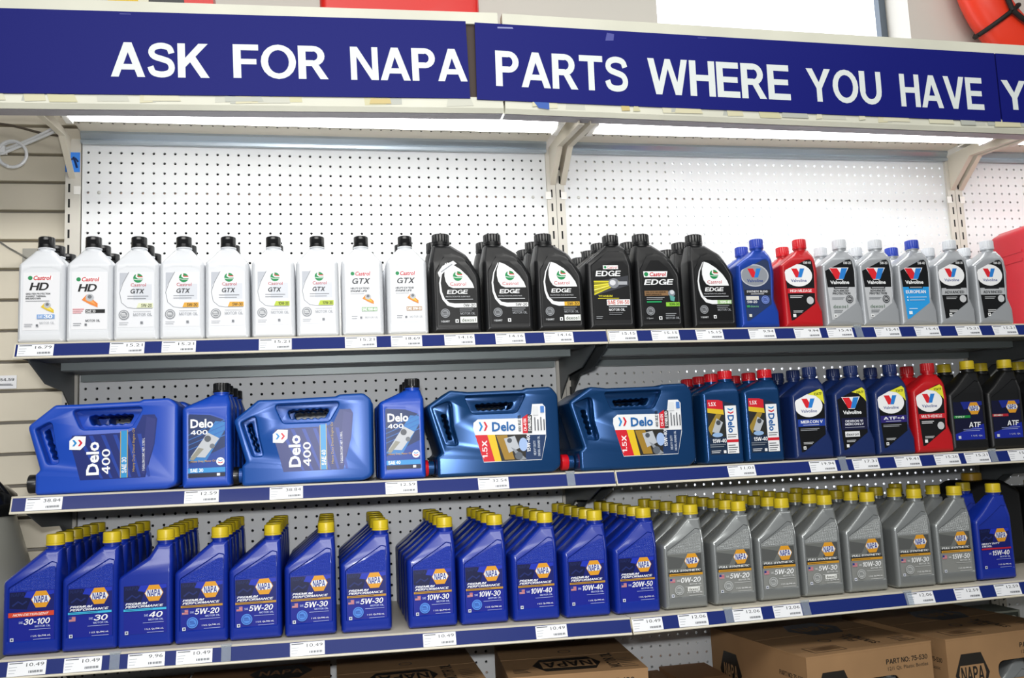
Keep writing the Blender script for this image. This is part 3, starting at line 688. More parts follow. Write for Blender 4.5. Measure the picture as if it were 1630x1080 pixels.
def gtx_label(grade, c, tc):
    A = Art(.045); A.base([(.4, 1.1), (3.1, 1.1), (3.1, 5.6), (.4, 5.6)], '#e4e6ea')
    A.rect(1.55, 3.3, 2.95, 4.6, '#d4d8df')
    A.stroke([(1.2, 5.6), (.75, 4.7), (.5, 3.9), (.65, 3.1), (1.1, 2.7), (1.6, 2.62), (3.0, 2.62)], .05, '#8c9096')
    A.poly([(.5, 5.55), (1.15, 5.55), (.62, 4.5), (.5, 4.0)], '#bcc0c8')
    castrol(A, 1.9, 5.1, .37)
    A.text('Castrol', 1.35, 4.42, 1.15, .26, '#c0323c', .0)
    A.text('GTX', 1.3, 3.85, 1.1, .36, '#3a3d42', .04, .2)
    A.lines(1.1, 2.7, (3.6, 3.4), '#8d9096', .05)
    A.poly([(1.8, 2.66), (3.05, 2.66), (3.05, 3.05), (1.95, 3.05)], c); A.text(grade, 2.15, 2.72, .82, .26, tc, .0)
    badge(A, .85, 2.1, .4, '#8f9297', '#e6e8ea')
    A.text('MOTOR OIL', 1.55, 2.0, 1.45, .22, '#a8abb0', -.0); A.lines(1.55, 2.9, (2.35,), '#b4b7bb', .04)
    A.rect(2.1, 1.35, 2.3, 1.55, '#7d8086'); A.lines(.5, 1.2, (1.45, 1.3), '#a0a3a8', .04)
    return A.mesh('label')
def piston(A, x, z, s, c1='#e08a2a', c2='#f0c84a'):
    A.poly([(x-.5*s, z-.1*s), (x-.2*s, z+.25*s), (x+.5*s, z-.35*s), (x+.5*s, z-.62*s), (x, z-.4*s)], c1)
    A.poly([(x-.3*s, z-.1*s), (x, z+.1*s), (x+.4*s, z-.45*s), (x, z-.25*s)], c2)
    A.disc(x, z+.05*s, .26*s, '#b9bcc0', n=14); A.disc(x, z+.1*s, .13*s, '#6f7378', n=12)
def gtx_old(grade, c):
    A = Art(.045); A.base([(.45, 1.1), (3.1, 1.1), (3.1, 5.7), (.45, 5.7)], '#e6e8eb')
    A.disc(.95, 5.3, .16, '#1c8a50'); A.text('Castrol', 1.15, 5.12, 1.3, .36, '#c8202c', .02, .2)
    A.text('GTX', .85, 4.42, 1.6, .48, '#3a3d42', .05, .25)
    A.text('HELPS EXTEND', .75, 3.95, 1.6, .16, '#4a4d52', .01, .2); A.text('ENGINE LIFE', .75, 3.72, 1.4, .16, '#4a4d52', .01, .2); A.lines(.75, 1.9, (3.55,), '#9a9da2', .03)
    piston(A, 2.2, 3.25, .95)
    A.rect(1.65, 2.05, 2.95, 2.4, c); A.text('SAE '+grade, 1.7, 2.1, 1.2, .24, '#ffffff', .02)
    A.lines(.8, 1.3, (1.6, 1.42), '#8d9096', .05); A.rect(1.5, 1.42, 1.68, 1.6, '#7d8086'); A.text('MOTOR OIL', 1.9, 1.45, 1.1, .16, '#b0b3b7', .0)
    return A.mesh('label')
def hd_label(v):
    A = Art(.045); A.base([(.45, 1.0), (3.1, 1.0), (3.1, 5.65), (.45, 5.65)], '#e8e9ec')
    z = 0 if v == 1 else -.15
    A.disc(.95, 5.2+z, .17, '#1c8a50'); A.rect(1.12, 5.0+z, 2.6, 5.4+z, '#f4f4f4'); A.text('Castrol', 1.15, 5.02+z, 1.35, .36, '#c8202c', .03, .2)
    A.text('HD', .9, 4.2+z, 1.5, .62, '#17181a', .06, .2)
    if v == 1:
        A.text('GREATER PROTECTION', .65, 3.85, 1.8, .14, '#33363a', .01); A.text('AGAINST THERMAL', .65, 3.66, 1.5, .13, '#33363a', .01); A.text('BREAKDOWN', .65, 3.48, 1.1, .13, '#33363a', .01); A.lines(.65, 2.4, (3.32,), '#777a7e', .04)
        piston(A, 2.25, 2.95, .95, '#e0c030', '#f2e070'); A.rect(1.5, 1.9, 2.8, 2.25, '#7fa4d6'); A.text('30', 2.0, 1.94, .65, .27, '#ffffff', .03)
        A.text('SAE', 1.58, 1.97, .35, .2, '#dfe8f6', .0)
        A.text('MOTOR OIL', 1.7, 1.5, 1.1, .17, '#bdbfc3', .0)
    else:
        piston(A, 1.8, 3.5, 1.2, '#e8863a', '#f0a860'); A.rect(1.5, 2.3, 2.95, 2.6, '#1b1c1e'); A.text('SAE 30', 1.55, 2.33, .7, .22, '#e8e9ea', .02)
        A.lines(.55, 1.4, (2.6, 2.45, 2.3), '#d2404a', .05); A.text('MOTOR OIL', 1.5, 1.6, 1.1, .18, '#5d6065', .0)
    A.lines(.6, 1.2, (1.45, 1.3), '#8d9096', .05); A.rect(1.45, 1.28, 1.62, 1.46, '#6d7076'); 
    return A.mesh('label')
def edge_label(grade, gc='#f2f4f4', tc='#1a1b1d', dex=False, promo=False):
    A = Art(.065)
    A.base([(.55, .75), (3.95, .75), (3.95, 3.6), (3.7, 4.6), (3.1, 5.6), (2.3, 6.3), (1.5, 6.35), (.95, 5.6), (.6, 4.6)], '#0c0d0f')
    A.poly([(1.45, 6.2), (1.9, 6.05), (2.6, 5.6), (3.2, 5.0), (3.6, 4.4), (3.75, 3.95), (1.9, 3.95), (1.55, 4.1), (1.3, 4.5), (1.2, 5.0), (1.22, 5.5)], '#f1f3f4')
    A.stroke([(1.35, 6.15), (.95, 5.3), (.78, 4.4), (.85, 3.6), (1.05, 3.0), (1.45, 2.55), (2.0, 2.42), (3.85, 2.42)], [.06, .1, .14, .18, .22, .3, .36, .36], '#eceef0')
    A.rect(2.5, 2.24, 3.88, 2.6, gc); A.text(grade, 2.75, 2.29, 1.05, .26, tc, .02)
    if promo: A.poly([(.62, 5.3), (1.05, 5.9), (2.0, 6.35), (2.3, 6.1), (1.4, 5.6), (.75, 4.9)], '#e8eaec'); A.stroke([(.9, 5.35), (1.9, 6.05)], .1, '#9a9ea4')
    castrol(A, 2.35, 5.0, .42)
    A.text('Castrol', 1.65, 4.15, 1.4, .3, '#c0323c', .0)
    A.text('EDGE', 1.35, 3.42, 1.85, .36, '#f0f2f3', .03, .15)
    A.text('PROTECTION FOR 20,000 MILES', 1.25, 3.12, 2.1, .12, '#c9ccd0', .0); A.lines(1.1, 3.6, (2.92,), '#c9ccd0', .05)
    badge(A, 1.15, 1.75, .4, '#8b8e92', '#1a1b1d')
    A.lines(2.4, 3.6, (2.05, 1.88), '#8d9094', .06); A.text('MOTOR OIL', 2.45, 1.6, 1.3, .2, '#8d9094', .0)
    A.text('1 QUART', .75, .95, .75, .16, '#d0d3d6', .0); A.rect(2.0, .9, 2.28, 1.2, '#e8eaeb'); A.rect(2.08, .97, 2.2, 1.12, '#303236')
    if dex: A.rect(2.42, .88, 3.88, 1.42, '#e6eae6'); A.text('dexos1', 2.55, .98, 1.2, .3, '#2b3a2c', .01)
    return A.mesh('label')
def edge_old(v):
    A = Art(.065)
    if v == 'F':
        A.base([(.6, .9), (3.95, .9), (3.95, 5.7), (3.5, 6.2), (2.5, 6.2), (.6, 5.3)], '#0f1012')
        A.rect(1.6, 5.5, 3.0, 5.85, '#eef0f0'); A.disc(1.8, 5.67, .12, '#1c8a50'); A.text('Castrol', 1.98, 5.54, .95, .26, '#c8202c', .0, .15)
        A.text('EDGE', .85, 4.85, 2.4, .5, '#f0f2f3', .04, .15)
        A.poly([(.7, 3.1), (3.9, 4.0), (3.9, 4.9), (2.2, 4.6), (.7, 4.4)], '#3a3c42')
        for k in range(7): A.poly([(.65, 3.15+k*.19), (.65, 3.3+k*.19), (3.0, 4.2+k*.035), (3.0, 4.14+k*.03)], ['#d9cf2a', '#a8a01c', '#eee463', '#c4bb26', '#e6dd45', '#8f881a', '#d9cf2a'][k])
        A.disc(2.5, 4.2, .5, '#85888e', .45); A.disc(2.4, 4.25, .28, '#d8dade', .25); A.rect(2.9, 4.05, 3.75, 4.35, '#a9acb2')
        A.text('TITANIUM', 1.0, 2.95, 1.3, .18, '#c9bf2a', .02); A.lines(.95, 2.9, (2.8,), '#c9bf2a', .05)
        A.rect(1.75, 2.2, 3.9, 2.72, '#eceeee'); A.text('SAE 5W-50', 1.82, 2.28, 2.0, .36, '#c44a3a', .0)
        A.lines(1.9, 3.6, (2.02,), '#d0d3d6', .07); A.text('MOTOR OIL', 1.9, 1.68, 1.5, .22, '#d8dadd', .02); A.lines(1.9, 3.2, (1.48, 1.34), '#9a9da1', .04); A.lines(.7, 1.3, (1.15, 1.0), '#9a9da1', .06)
    else:
        A.base([(.55, .75), (3.95, .75), (3.95, 3.6), (3.7, 4.6), (3.1, 5.6), (2.3, 6.3), (1.5, 6.3), (.8, 5.2), (.6, 4.6)], '#0d0e10')
        A.poly([(.8, 4.75), (2.95, 4.75), (3.05, 5.3), (.75, 5.3)], '#eef0f0'); A.disc(1.02, 5.03, .2, '#1c8a50'); A.text('Castrol', 1.3, 4.83, 1.6, .38, '#c8202c', .03, .15)
        A.text('EDGE', .75, 4.05, 2.85, .5, '#f0f2f3', .04, .2)
        A.rect(.75, 3.05, 3.0, 3.5, '#8a6a48'); A.text('UNLOCK MAXIMUM', .85, 3.3, 1.9, .13, '#241a10', .01); A.text('PERFORMANCE', .85, 3.1, 1.5, .13, '#241a10', .01)
        A.disc(3.3, 3.25, .33, '#7d8590', .3); A.disc(3.35, 3.35, .2, '#c8ccd2'); A.poly([(3.1, 3.1), (3.6, 2.9), (3.5, 2.5), (3.15, 2.6)], '#5aa09a')
        A.lines(.9, 2.6, (2.85, 2.7), '#b9bcc0', .05); A.rect(.9, 2.42, 2.3, 2.56, '#1f9a5c'); A.rect(2.7, 2.05, 4.0, 2.42, '#8cc63e'); A.text('10W-30', 3.0, 2.12, .95, .24, '#16300c', .02)
        badge(A, 1.2, 1.65, .4, '#8b8e92', '#1a1b1d'); A.rect(1.95, .85, 2.25, 1.15, '#e8eaeb'); A.rect(2.03, .92, 2.17, 1.08, '#303236')
        A.lines(2.6, 3.6, (1.35, 1.18), '#8d9094', .06); A.text('MOTOR OIL', 2.6, .88, 1.3, .2, '#8d9094', .0); A.text('1 Quart', .8, .9, .6, .16, '#d0d3d6', .0)
    return A.mesh('label')

def val_label(v, grade='', txt='', c=None):
    A = Art(.055)
    full = [(.6, .62), (.95, .7), (3.22, 2.2), (3.24, 2.8), (3.34, 5.2), (3.22, 6.2), (3.0, 6.42), (2.6, 6.35), (.36, 5.33)]
    if v == 'dex':
        A.base(full, '#0f1014'); vlogo(A, 1.75, 5.0, 1.7, 1.0, '#f0f2f4'); A.text('Valvoline', .85, 3.95, 1.9, .34, '#f2f4f5', .03)
        A.poly([(1.9, 6.0), (3.0, 6.42), (3.25, 6.2), (3.34, 5.1), (3.1, 5.4), (2.6, 5.85)], '#e2e03a'); A.text('#1ATF', 2.4, 5.87, .75, .22, '#161616', .02)
        A.rect(.6, 2.5, 3.2, 3.6, c); A.text(txt, 1.0, 3.2, 1.8, .2, '#e4e6f0', .0); A.text('MERCON LV', .95, 2.92, 1.9, .2, '#e4e6f0', .0); A.lines(.9, 2.9, (2.7,), '#a8acc0', .05)
        A.rect(.85, 1.85, 2.35, 2.35, '#e6e8ea'); A.text('dexron', .95, 1.95, 1.3, .28, '#1c1e24', .01); A.lines(.95, 1.9, (1.5, 1.38), '#c0c2c4', .06); A.rect(.9, .9, 1.17, 1.18, '#eef0f0')
    elif v == 'adv':     # V on black, silver lower half
        A.base(full, '#c0c3c6' if not c else c)
        A.poly([(.48, 3.75), (3.29, 3.75), (3.34, 5.2), (3.22, 6.2), (3.0, 6.42), (2.6, 6.35), (.36, 5.33)], '#101113')
        vlogo(A, 1.75, 5.05, 1.85, 1.05, '#f0f2f4'); A.text('Valvoline', .78, 4.05, 1.95, .34, '#f2f4f5', .03)
        A.text(grade, 2.3, 5.95, .8, .26, '#e8eaec', .02)
        A.rect(1.1, 3.6, 2.6, 3.82, '#1c1d20'); A.lines(1.2, 2.5, (3.68,), '#c4c6ca', .06)
        if c:
            A.text(txt, .72, 3.12, 2.15, .3, '#f4f8fb', .03)
            for k in range(2): A.disc(.85, 2.75-k*.28, .08, '#d6ecfa', n=10)
            A.lines(1.05, 2.9, (2.72, 2.44), '#c4e2f6', .06); A.rect(.85, 1.1, 1.2, 1.4, '#eaf4fb'); A.lines(.9, 1.8, (1.6,), '#d6ecfa', .07)
        else:
            A.text('ADVANCED', 1.0, 3.32, 1.6, .2, '#222427', .01); A.text('PROTECTION', .92, 3.05, 1.8, .2, '#222427', .01)
            A.lines(.8, 2.1, (2.72, 2.6), '#808488', .05); badge(A, 2.6, 2.6, .38, '#3f4246', '#c8cacc')
            A.text('dexos1', .85, 1.75, 1.5, .32, '#4a6a50', .0); A.lines(.9, 1.8, (1.5, 1.35), '#7d8084', .06); A.rect(.85, .85, 1.15, 1.15, '#eef0f0'); A.rect(.93, .93, 1.07, 1.07, '#505358')
    else:              # V in a white oval
        bk = {'adv2': '#121315', 'red': '#141416', 'navy': '#0f1012', 'syn': '#1b2f74'}[v]
        A.base(full, bk if v != 'syn' else '#26375f')
        if v == 'syn':
            A.poly([(.45, 3.6), (3.2, 3.6), (3.3, 5.2), (3.22, 6.2), (2.6, 6.35), (.36, 5.33)], '#2c3a5c')
        oc = '#f1f2f3' if v != 'syn' else '#b9bcc2'
        cx, cz = 1.72, 4.95
        A.disc(cx, cz-.05, 1.42, oc, 1.06); 
        if v == 'syn': A.disc(cx, cz-.05, 1.3, '#8f949c', .95)
        vlogo(A, cx, cz+.18, 1.35, .85); A.text('Valvoline', cx-.8, cz-.68, 1.6, .28, '#1c3a86', .01)
        if grade:
            if grade == '1ATF':
                A.poly([(1.7, 5.95), (3.0, 6.42), (3.25, 6.2), (3.34, 5.0), (3.1, 5.3), (2.5, 5.8)], '#e2e03a'); A.text('#1ATF', 2.35, 5.85, .8, .24, '#161616', .02)
            else: A.text(grade, 2.3, 5.98, .8, .24, '#e8eaec', .02)
        if v == 'adv2':
            A.rect(.5, 2.95, 3.22, 3.62, '#b4b7ba'); A.rect(1.0, 3.52, 2.6, 3.74, '#1c1d20'); A.text('ADVANCED', .8, 3.08, 2.1, .26, '#222427', .02)
            A.disc(2.7, 2.55, .36, '#c6c8ca'); A.lines(.9, 2.1, (2.7, 2.55), '#b8babd', .05); A.lines(1.1, 2.0, (1.4, 1.25), '#d6d8da', .07); A.rect(1.05, .85, 1.35, 1.15, '#eef0f0'); A.rect(1.13, .93, 1.27, 1.07, '#303338')
        if v == 'red':
            A.rect(.5, 3.2, 3.24, 3.66, '#cc2430'); A.text(txt, .75, 3.3, 2.2, .26, '#f6e0e0', .02)
            A.lines(.7, 2.0, (2.9, 2.75), '#d0d2d4', .08); A.disc(2.7, 2.5, .36, '#c6c8ca'); A.rect(.85, .95, 1.15, 1.25, '#eef0f0'); A.lines(.9, 1.9, (1.5, 1.38), '#c0c2c4', .06)
        if v == 'navy':
            A.rect(.5, 3.0, 3.24, 3.66, c); 
            A.text(txt, .8, 3.28, 2.2, .26, '#eceef4', .02); A.lines(1.0, 2.6, (3.1,), '#c0c4d4', .05)
            A.lines(.7, 2.6, (2.75, 2.62), '#9da0a6', .05); A.lines(.9, 1.9, (1.5, 1.38), '#c0c2c4', .06); A.rect(.85, .9, 1.12, 1.18, '#eef0f0'); A.rect(.92, .97, 1.05, 1.1, '#404348')
        if v == 'syn':
            A.rect(.6, 3.05, 3.15, 3.55, '#25272c'); A.text('SYNTHETIC BLEND', .8, 3.28, 2.1, .2, '#dcdee2', .0); A.lines(1.2, 2.5, (3.12,), '#dcdee2', .06)
            A.rect(.7, 2.6, 1.95, 2.95, '#d9d8d0'); badge(A, 2.6, 2.6, .4, '#6f86c8', '#2c3f86'); A.text('5W-20', .75, 2.3, 1.0, .24, '#e8eaf0', .0)
            A.rect(.7, 1.9, 1.0, 2.1, '#3a9a5a'); A.text('dexos', 1.05, 1.9, .8, .2, '#7cc08c', .0); A.rect(.85, 1.0, 1.12, 1.28, '#d8d8c8')
    return A.mesh('label')
def delo_label(num, sb):
    A = Art(.055)
    if not sb:
        A.base([(.5, .85), (3.35, .85), (3.35, 5.2), (3.2, 5.42), (2.2, 5.8), (.5, 5.92)], '#123f96')
        A.poly([(.5, 1.9), (3.35, 3.2), (3.35, 5.2), (3.2, 5.42), (2.2, 5.8), (.5, 5.92)], '#0c2a5e'); A.poly([(.5, 2.2), (1.8, 2.0), (3.35, 4.6), (3.35, 5.2), (2.6, 5.3)], '#2c78bc')
        for k in range(4): A.poly([(.5, 3.0+.4*k), (.5, 3.06+.4*k), (3.35, 4.2+.4*k), (3.35, 4.12+.4*k)], '#2a66b4')
        A.poly([(.7, 2.5), (2.0, 4.4), (2.9, 3.9), (1.8, 2.4)], '#b9bdc2'); A.disc(2.0, 3.9, .26, '#50555c'); A.disc(2.35, 3.3, .2, '#6b7178'); A.poly([(.6, 2.3), (.9, 2.2), (1.7, 3.1), (1.3, 3.2)], '#8d8c80')
        A.text('Delo', .68, 4.78, 1.75, .72, '#eef1f4', .03); A.text('400', .7, 4.25, 1.3, .36, '#eef1f4', .02)
        A.rect(.5, 1.2, 3.35, 1.58, '#2f8fd0'); A.text('SAE '+num, .65, 1.26, 1.0, .28, '#ffffff', .02); A.text('Heavy Duty Motor Oil', .7, 2.0, 1.9, .2, '#c89a3c', .01)
        A.disc(2.98, 2.05, .32, '#f2f4f5'); chevron(A, 2.8, 1.88, .36, .36)
        A.rect(.5, .85, 3.35, 1.15, '#0a1734'); A.rect(2.7, .92, 2.95, 1.12, '#e6e8ea')
    else:
        A.base([(.35, .85), (3.4, .85), (3.4, 5.1), (2.9, 5.4), (1.6, 5.75), (.35, 5.8)], '#1b2c44')
        A.poly([(.35, 5.05), (2.0, 4.85), (2.0, 5.62), (1.6, 5.75), (.35, 5.8)], '#c9202e'); A.text('1.5X', .6, 5.22, .75, .34, '#f6e6e6', .03)
        A.poly([(.35, 4.65), (2.05, 4.4), (2.0, 4.85), (.35, 5.05)], '#d9b82c')
        A.poly([(.35, 2.4), (2.1, 2.4), (2.05, 4.4), (.35, 4.65)], '#2a2b28'); A.poly([(.4, 3.2), (1.3, 4.5), (1.8, 4.4), (.7, 2.6)], '#9a8136'); A.poly([(.8, 2.9), (1.3, 4.1), (1.9, 3.7), (1.4, 2.7)], '#b4b9be'); A.disc(1.45, 3.7, .22, '#454b52'); A.disc(1.3, 2.6, .5, '#8fb0d8', .2)
        A.rect(2.15, .9, 3.25, 5.2, '#e9ebed'); chevron(A, 2.42, 4.45, .55, .6)
        A.text('Delo', 2.35, 2.75, 1.6, .62, '#1a5a9c', .03, rot=-90)
        A.rect(2.15, 1.9, 3.25, 2.15, '#c9202e'); A.lines(2.25, 3.15, (2.55, 2.35, 1.6, 1.4, 1.2, 1.0), '#4d5056', .07)
        A.text('15W-40', .75, 1.9, 1.35, .34, '#f0f2f4', .03); A.lines(.5, 2.0, (1.7, 1.52), '#7d858f', .07); A.lines(.6, 1.5, (1.15, 1.0), '#c8ccd2', .06); A.rect(1.75, .95, 2.0, 1.2, '#e6e8ea')
    return A.mesh('label')
def atf_label(kind):
    A = Art(.125); A.base([(.5, 1.05), (3.6, 1.05), (3.6, 4.65), (.5, 4.65)], '#0f1230')
    A.poly([(.45, .95), (3.6, .95), (3.6, 2.5), (.45, 1.6)], '#1a2a9a'); A.poly([(1.3, 4.65), (1.6, 3.9), (3.6, 4.3), (3.6, 4.65)], '#1b2a86')
    hexagon(A, 2.7, 4.0, .66, .58)
    A.rect(.45, 3.1, 2.2, 3.35, '#1f8a3c' if kind == 1 else '#b02430'); A.text('TYPE F' if kind == 1 else 'DEX/MERC', .6, 3.15, 1.0, .15, '#d8e8d8', .0)
    A.text('ATF', 1.95, 2.2, 1.3, .48, '#eef0f2', .03, .1); A.lines(1.3, 3.3, (2.0, 1.85), '#9aa4d0', .05); A.text('1 U.S. Qt.', 2.1, 1.3, 1.2, .15, '#e0e2ea', .0)
    A.rect(.7, 1.15, .98, 1.42, '#cfd4de')
    return A.mesh('label')

names = {'N': 'oil_bottle'}
def bottle(kind, bm_, cm_, s, xl, yf, label, lab=None, tex=None, group=None, rz=0., z=None):
    me, cp, W = geom(kind, bm_)
    zz = zf(s, xl+W/2)+.02 if z is None else z
    r = thing('oil_bottle', label, 'bottle', (xl, yf, zz), group, (0, 0, rz))
    link('body', me, r, None, True)
    c = link('cap', cap(kind, cm_), r, cp)
    if lab: link('label', lab, r)
    if tex: link('grip_texture', tex, r)
    return r
OR = ['directly', 'second', 'third', 'fourth', 'fifth']
def column(kind, bm_, cm_, s, xl, yf, desc, short, lab, n, pitch, tex=None, group=None, drift=0.):
    bottle(kind, bm_, cm_, s, xl, yf, desc, lab, tex, group, rz=random.uniform(-.012, .012))
    for k in range(1, n+1):
        lb = f'{short[0]}, directly behind {short[1]}' if k == 1 else f'{short[0]}, {ordn[k-1]} behind {short[1]}'
        bottle(kind, bm_, cm_, s, xl+drift*k+random.uniform(-.05, .05), yf+pitch*k, lb, None, None, group)

# bottom tier
texB = texture_plate(TEXB); texS = texture_plate(TEXS)
G3 = 'blue motor oil quarts on the bottom shelf'; G3s = 'silver motor oil quarts on the bottom shelf'
B = [(-1.72, 'N', '30-100', dict(line='NON-DETERGENT', flg=False), 'blue quart with a red non-detergent band, front left corner of the bottom shelf', 'the red-banded 30-100 quart', 5),
 (2.36, 'N', '30', dict(bar='#3fb4dc'), 'blue quart marked 30 under a light blue band, front of the bottom shelf', 'the blue-banded 30 quart', 4),
 (6.31, 'P', '40', dict(bar='#3fb4dc', flg=False), 'smooth-sided blue quart marked 40 on a dark square label', 'the smooth quart marked 40', 5),
 (10.42, 'N', '5W-20', dict(circ=True), 'blue 5W-20 quart standing right of the smooth one marked 40', 'the left blue 5W-20', 5),
 (14.45, 'N', '5W-20', dict(circ=True), 'blue 5W-20 quart, right one of the two, fifth front bottle', 'the right blue 5W-20', 4),
 (18.65, 'N', '5W-30', dict(circ=True), 'blue 5W-30 quart, left one of the two, sixth front bottle', 'the left blue 5W-30', 4),
 (23.0, 'N', '5W-30', dict(circ=True), 'blue 5W-30 quart left of the gap in the row', 'the right blue 5W-30', 4),
 (28.3, 'N', '10W-30', dict(circ=True), 'blue 10W-30 quart just right of the gap in the row', 'the left blue 10W-30', 4),
 (32.55, 'N', '10W-30', dict(circ=True), 'blue 10W-30 quart, right one of the two', 'the right blue 10W-30', 4),
 (36.9, 'N', '10W-40', dict(), 'blue 10W-40 quart, left one of the two', 'the left blue 10W-40', 4),
 (41.3, 'N', '10W-40', dict(), 'blue 10W-40 quart, right one of the two', 'the right blue 10W-40', 5),
 (45.7, 'N', '20W-50', dict(), 'blue 20W-50 quart next to the silver quarts', 'the blue 20W-50', 5)]
for x, k, g, kw, d, sh, n in B:
    column(k, NBLUE, YELLOW, 3, x, -15.9, d, ('yellow-capped blue quart', sh+' on the bottom shelf'), napa_label(k, g, **kw), n, 2.6 if n == 5 else 3.0, texB if k == 'N' else None, G3)
Sv = [(50.05, '0W-20', dict(circ=True, dex=True), 'silver 0W-20 quart, leftmost silver one on the bottom shelf', 'the silver 0W-20', 4),
 (54.55, '5W-20', dict(circ=True), 'silver 5W-20 quart, left one of the two', 'the left silver 5W-20', 5),
 (58.75, '5W-20', dict(circ=True), 'silver 5W-20 quart, right one of the two', 'the right silver 5W-20', 5),
 (62.95, '5W-30', dict(circ=True, dex=True), 'silver 5W-30 quart on the bottom shelf', 'the silver 5W-30', 5),
 (67.25, '10W-30', dict(circ=True), 'silver 10W-30 quart, left one of the two', 'the left silver 10W-30', 5),
 (72.1, '10W-30', dict(circ=True), 'silver 10W-30 quart, right one of the two', 'the right silver 10W-30', 4),
 (76.3, '15W-50', dict(), 'silver 15W-50 quart beside the blue diesel quart', 'the silver 15W-50', 3)]
for x, g, kw, d, sh, n in Sv:
    column('N', SILVER, YELLOW, 3, x, -15.9, d, ('yellow-capped silver quart', sh+' on the bottom shelf'), napa_label('N', g, silver=True, **kw), n, 2.6 if n == 5 else 3.0, texS, G3s)
column('N', NBLUE, YELLOW, 3, 80.5, -15.9, 'blue heavy duty diesel 15W-40 quart at the right end of the bottom shelf', ('yellow-capped blue quart', 'the blue diesel 15W-40'), napa_label('N', '15W-40', line='DIESEL', flg=False), 1, 4.2, None, G3)

# top tier
G1 = 'white motor oil quarts on the top shelf'
T = [(-1.55, hd_label(1), 'white quart with a yellow piston picture, leftmost on the top shelf', 'the leftmost white quart', 2),
 (2.02, hd_label(2), 'white quart with an orange piston picture and black SAE 30 bar', 'the white quart with the black bar', 2),
 (5.55, gtx_label('5W-20', '#dfe3c0', '#3a4020'), 'white 5W-20 quart with a pale green grade band', 'the white 5W-20', 2),
 (9.07, gtx_label('5W-30', '#e0a83c', '#3a2a08'), 'white quart with an orange 5W-30 band, left one of the two', 'the left white 5W-30', 1),
 (12.62, gtx_label('5W-30', '#e0a83c', '#3a2a08'), 'white quart with an orange 5W-30 band, right one of the two', 'the right white 5W-30', 1),
 (16.3, gtx_label('10W-30', '#b8cc3c', '#2a300c'), 'white quart with a lime 10W-30 band, left one of the two', 'the left white 10W-30', 1),
 (19.9, gtx_label('10W-30', '#b8cc3c', '#2a300c'), 'white quart with a lime 10W-30 band, right one of the two', 'the right white 10W-30', 1),
 (23.62, gtx_old('10W-40', '#8fb48c'), 'white quart with red lettering and a green 10W-40 box', 'the white 10W-40', 1),
 (27.4, gtx_old('20W-50', '#b09070'), 'white quart with red lettering and a brown 20W-50 box', 'the white 20W-50', 1)]
for x, lb, d, sh, n in T:
    column('W', WHITEP, BLACKCAP, 1, x, -14.6, d, ('black-capped white quart', sh+' on the top shelf'), lb, n, 3.15, None, G1)
G2 = 'black motor oil quarts on the top shelf'
T = [(31.2, 'E', edge_label('0W-20', dex=True, promo=True), 'black 0W-20 quart, leftmost black one on the top shelf', 'the black 0W-20', 1),
 (35.8, 'E', edge_label('5W-20'), 'black 5W-20 quart with a white swoosh label', 'the black 5W-20', 1),
 (40.45, 'E', edge_label('5W-30', '#e0b030', '#1a1b1d', True), 'black quart with a yellow 5W-30 band', 'the black 5W-30', 2),
 (45.1, 'F', edge_old('F'), 'angular black SAE 5W-50 quart with yellow streaks on its label', 'the angular black 5W-50', 3),
 (49.7, 'E', edge_old('E'), 'black quart with a bronze band and green 10W-30 box', 'the black 10W-30', 1),
 (54.9, 'E', edge_label('10W-40', '#9cc088', '#f4f8f0'), 'black quart with a pale green 10W-40 band, rightmost black one', 'the black 10W-40', 2)]
for x, k, lb, d, sh, n in T:
    column(k, BLACKP, BLACKCAP, 1, x, -14.6, d, ('black quart', sh+' on the top shelf'), lb, n, 3.15, None, G2, drift=-.12)
G4 = 'slant-shouldered quarts on the top shelf'
T = [(59.55, VBLUE, BLUECAP, val_label('syn'), 'metallic blue quart with a grey oval badge on the top shelf', 'the metallic blue quart', 1),
 (63.95, VRED, REDCAP, val_label('red', '10W-40', 'HIGH MILEAGE'), 'red high mileage quart on the top shelf', 'the red high mileage quart', 1),
 (68.1, VSILV, SILVCAP, val_label('adv', '0W-20'), 'silver advanced protection 0W-20 quart right of the red quart', 'the silver 0W-20 on top', 1),
 (71.95, VSILV, SILVCAP, val_label('adv', '5W-30'), 'silver advanced protection 5W-30 quart left of the blue-capped one', 'the silver 5W-30 on top', 1),
 (76.0, VSILV, BLUECAP, val_label('adv', '5W-40', 'EUROPEAN', '#2a9ae0'), 'silver quart with blue cap and a bright blue lower label', 'the blue-capped silver quart', 1),
 (80.1, VSILV, SILVCAP, val_label('adv2', '10W-30'), 'silver quart with a white oval badge, left one of the two', 'the left oval-badge silver quart', 1),
 (84.35, VSILV, SILVCAP, val_label('adv2', '5W-20'), 'silver quart with a white oval badge, rightmost quart on the top shelf', 'the right oval-badge silver quart', 1)]
for x, m1, m2, lb, d, sh, n in T:
    column('V', m1, m2, 1, x, -14.6, d, (('red' if m1 is VRED else 'blue' if m1 is VBLUE else 'silver')+' quart', sh+' on the top shelf'), lb, n, 3.3, None, G4)

